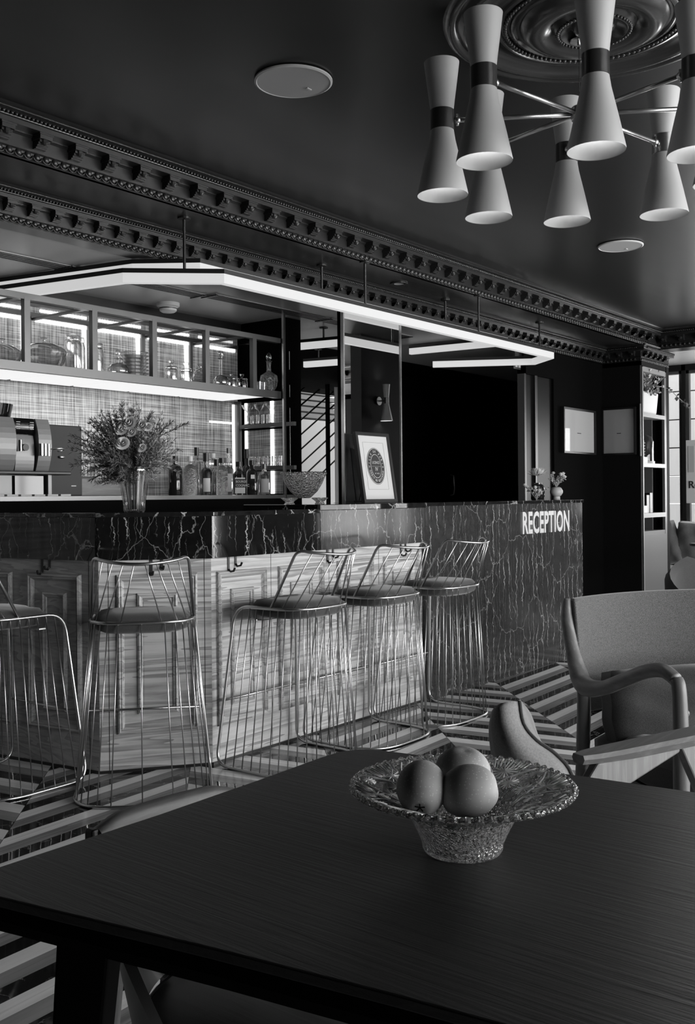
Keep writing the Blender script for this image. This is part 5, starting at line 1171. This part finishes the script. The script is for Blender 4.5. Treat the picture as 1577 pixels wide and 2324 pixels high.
# second wooden chair: only its flat arm and bracket come into the picture
a2 = thing('armchair', 'wooden chair at the right edge, its flat pale arm before the grey armchair', 'armchair', (0, 0, 0))
tip, end = px(1312, 1720, 1.95), px(1640, 1640, 2.19); zA = .650; tip.z = end.z = zA
ax = (end - tip).normalized(); side = Vector((-ax.y, ax.x, 0)); m = MB(); v = []; n = 14; Ln = (end - tip).length
for i in range(n + 1):
    t = i / n; w = .017 + .012 * min(1, t * 5) ** .5 + .010 * t; th = .010 + .006 * min(1, t * 3)
    c = tip + ax * (Ln * t)
    for (q, z) in ((-w, .0), (-w * .8, .008), (w * .8, .008), (w, .0), (w * .7, -th), (-w * .7, -th)): v.append(c + side * q + Vector((0, 0, z)))
m.add(v, [(i * 6 + k, i * 6 + (k + 1) % 6, i * 6 + 6 + (k + 1) % 6, i * 6 + 6 + k) for i in range(n) for k in range(6)] + [tuple(range(6)), tuple(n * 6 + k for k in range(6))]).build('flat_arm', CHOAKX, a2, smooth=35)
def plate(pts, thick, m_, nm, par):
    P = [Vector(p) for p in pts]; n = len(P); v = [p + side * thick for p in P] + [p - side * thick for p in P]
    MB().add(v, [tuple(range(n)), tuple(range(n, 2 * n))[::-1]] + [(i, n + i, n + (i + 1) % n, (i + 1) % n) for i in range(n)]).build(nm, m_, par, bevel=.004)
at = lambda d, z: tip + ax * d + Vector((0, 0, z - zA))
plate([at(.045, .636), at(.29, .636), at(.29, .622), at(.12, .575), at(.02, .545), at(-.05, .0), at(-.075, .0), at(-.02, .57)], .011, CHOAK, 'front_leg', a2)
plate([at(.29, .636), at(.36, .636), at(.55, .30), at(.58, 0), at(.55, 0), at(.50, .28)], .011, CHOAK, 'rear_leg', a2)
sd_ = -side
q = MB(); q.box((0.0, .02, .40), (.52, .56, .44), R=Matrix((ax, sd_, Vector((0, 0, 1)))).transposed()); q.v = [tuple(Vector(p) + Vector((tip.x, tip.y, 0))) for p in q.v]; q.build('seat', DARKF, a2, bevel=.01)
q = MB(); q.box((0.0, .56, 0), (.03, .58, .65), R=Matrix((ax, sd_, Vector((0, 0, 1)))).transposed()); q.v = [tuple(Vector(p) + Vector((tip.x, tip.y, 0))) for p in q.v]; q.build('far_leg', CHOAK, a2)
# upholstered shell chair behind the table
shc = thing('shell_chair', 'pale upholstered shell chair with dark piping just behind the glass bowl', 'chair', (0, 0, 0))
Lf = [(1114, 1618, 1.84), (1109, 1650, 1.83), (1111, 1690, 1.83), (1120, 1740, 1.83), (1140, 1800, 1.83), (1160, 1880, 1.83)]
Mi = [(1135, 1597, 1.80), (1140, 1640, 1.78), (1158, 1690, 1.76), (1186, 1735, 1.76), (1215, 1790, 1.76), (1230, 1880, 1.76)]
Pp = [(1178, 1592, 1.83), (1187, 1644, 1.81), (1217, 1682, 1.80), (1262, 1714, 1.80), (1298, 1762, 1.80), (1325, 1880, 1.80)]
In = [(1184, 1593, 1.90), (1206, 1622, 1.92), (1228, 1682, 1.92), (1272, 1722, 1.92), (1310, 1770, 1.92), (1340, 1880, 1.92)]
rows = []
nn = 20
Ls, Ms, Ps, Is = [spline([px(*p) for p in X_], 4) for X_ in (Lf, Mi, Pp, In)]
m = MB(); v = []
for i in range(len(Ls)):
    for k in range(9):
        t = k / 8; a, b, c = Ls[i], Ms[i], Ps[i]; q = a * ((1 - t) * (1 - 2 * t)) + b * (4 * t * (1 - t)) + c * (t * (2 * t - 1)); v.append(q)
R_n = len(Ls); f = [(i * 9 + k, i * 9 + k + 1, i * 9 + 10 + k, i * 9 + 9 + k) for i in range(R_n - 1) for k in range(8)]
m.add(v, f)
o = m.build('outer_shell', LIGHTF, shc, smooth='all'); so = o.modifiers.new('thick', 'SOLIDIFY'); so.thickness = .02; so.offset = 1
m = MB(); v = []
for i in range(R_n):
    for k in range(3): v.append(Ps[i].lerp(Is[i], k / 2) + Vector((0, 0, .004 * (k == 1))))
m.add(v, [(i * 3 + k, i * 3 + k + 1, i * 3 + 4 + k, i * 3 + 3 + k) for i in range(R_n - 1) for k in range(2)])
o = m.build('inner_shell', LIGHTF, shc, smooth='all'); so = o.modifiers.new('thick', 'SOLIDIFY'); so.thickness = .01
MB().tube([p + Vector((0, 0, .001)) for p in Ps], .0042, 8).build('piping', DARKF, shc, smooth='all', label='dark piping')
cc = cs(.30, 1.98, 0); MB().lathe([(.0005, .40), (.13, .40), (.145, .43), (.13, .46), (.0005, .465)], 32, cc).build('seat', LIGHTF, shc, smooth='all')
for k in range(4):
    a = pi / 4 + k * pi / 2; MB().tube([cc + Vector((.09 * cos(a), .09 * sin(a), .40)), cc + Vector((.13 * cos(a), .13 * sin(a), 0))], [.014, .010], 10).build('leg', CHOAK, shc, smooth='all')
# lounge corner by the window
wc = thing('armchair', 'low grey wing armchair in the lounge, beyond the wooden armchair', 'armchair', cs(1.93, 4.9, 0), math.atan2(RT.y, RT.x) + .5)
m = MB(); v = []; n = 22
for i in range(n + 1):
    t = -1 + 2 * i / n; a = radians(90 + 118 * t); h = .50 + .34 * (1 - abs(t)) ** .55
    for (rr, z) in ((.27, .34), (.30, h - .03), (.325, h), (.35, h - .03), (.34, .22)): v.append((rr * cos(a), rr * sin(a), z))
m.add(v, [(i * 5 + k, i * 5 + (k + 1) % 5, i * 5 + 5 + (k + 1) % 5, i * 5 + 5 + k) for i in range(n) for k in range(5)] + [tuple(range(5)), tuple(n * 5 + k for k in range(5))]).build('back', DARKF, wc, smooth=60)
MB().lathe([(.0005, .22), (.28, .22), (.29, .40), (.26, .44), (.0005, .45)], 32).build('seat', DARKF, wc, smooth=50)
for k in range(4):
    a = pi / 4 + k * pi / 2; MB().tube([(.20 * cos(a), .20 * sin(a), .23), (.25 * cos(a), .25 * sin(a), 0)], [.014, .010], 8).build('leg', CHOAK, wc, smooth='all')
bn = thing('banquette', 'pale topped window bench in the bay at the far right', 'bench', (0, 0, 0))
MB().box((9.25, 1.8, 0), (9.86, 3.70, .40)).build('base', BLACK, bn); MB().box((9.22, 1.8, .40), (9.86, 3.70, .45)).build('seat_pad', LIGHTF, bn, bevel=.02)
RZ = lambda d: Matrix.Rotation(radians(d), 3, 'Z')
for i, (y, l) in enumerate(((3.62, 'large grey cushion on the window bench, half hidden by the bookcase'), (3.27, 'large grey cushion on the window bench at the right edge of the photo'))):
    q = thing('cushion', l, 'cushion', (9.66, y, .455), 0, 'cushions on the window bench'); cushion('pillow', (0, 0, .215), (.20, .08, .215), GREYF, q, RZ(78 + i * 14) @ RX(-12) @ Matrix.Rotation(radians(12 - 20 * i), 3, 'Y'), .45, 12, .016)
stb = thing('side_table', 'small round black side table cut by the right edge of the photo', 'table', (8.15, 2.62, 0))
MB().lathe([(.0005, .74), (.19, .74), (.20, .75), (.19, .762), (.0005, .762)], 32).build('table_top', BLACK, stb, smooth=50); MB().tube([(0, 0, 0.0), (0, 0, .74)], .012, 10).build('stem', BLACK, stb); MB().lathe([(.0005, 0), (.14, 0), (.14, .01), (.0005, .012)], 28).build('foot', BLACK, stb)
wt = thing('window_lettering', 'dark letters Re on the pale poster behind the right hand window', 'sign', (0, 0, 0))
p0 = px(1562, 1108, 1.0); sc_ = 9.90 / p0.x; q0 = Vector((9.90, p0.y * sc_, CAMH + (p0.z - CAMH) * sc_))
text_mesh('lettering', 'Re', .105, .002, INK, wt, q0, ROT_X)
po = thing('poster', 'pale vertical poster with grey bars in the right hand window', 'poster', (0, 0, 0))
MB().box((9.905, q0.y - .34, q0.z - .15), (9.912, q0.y + .03, q0.z + .48)).build('sheet', PAPER, po); MB().box((9.900, q0.y - .06, q0.z + .16), (9.905, q0.y - .0, q0.z + .42)).box((9.900, q0.y - .16, q0.z + .12), (9.905, q0.y - .10, q0.z + .42)).build('printed_bar', GRILLE, po)
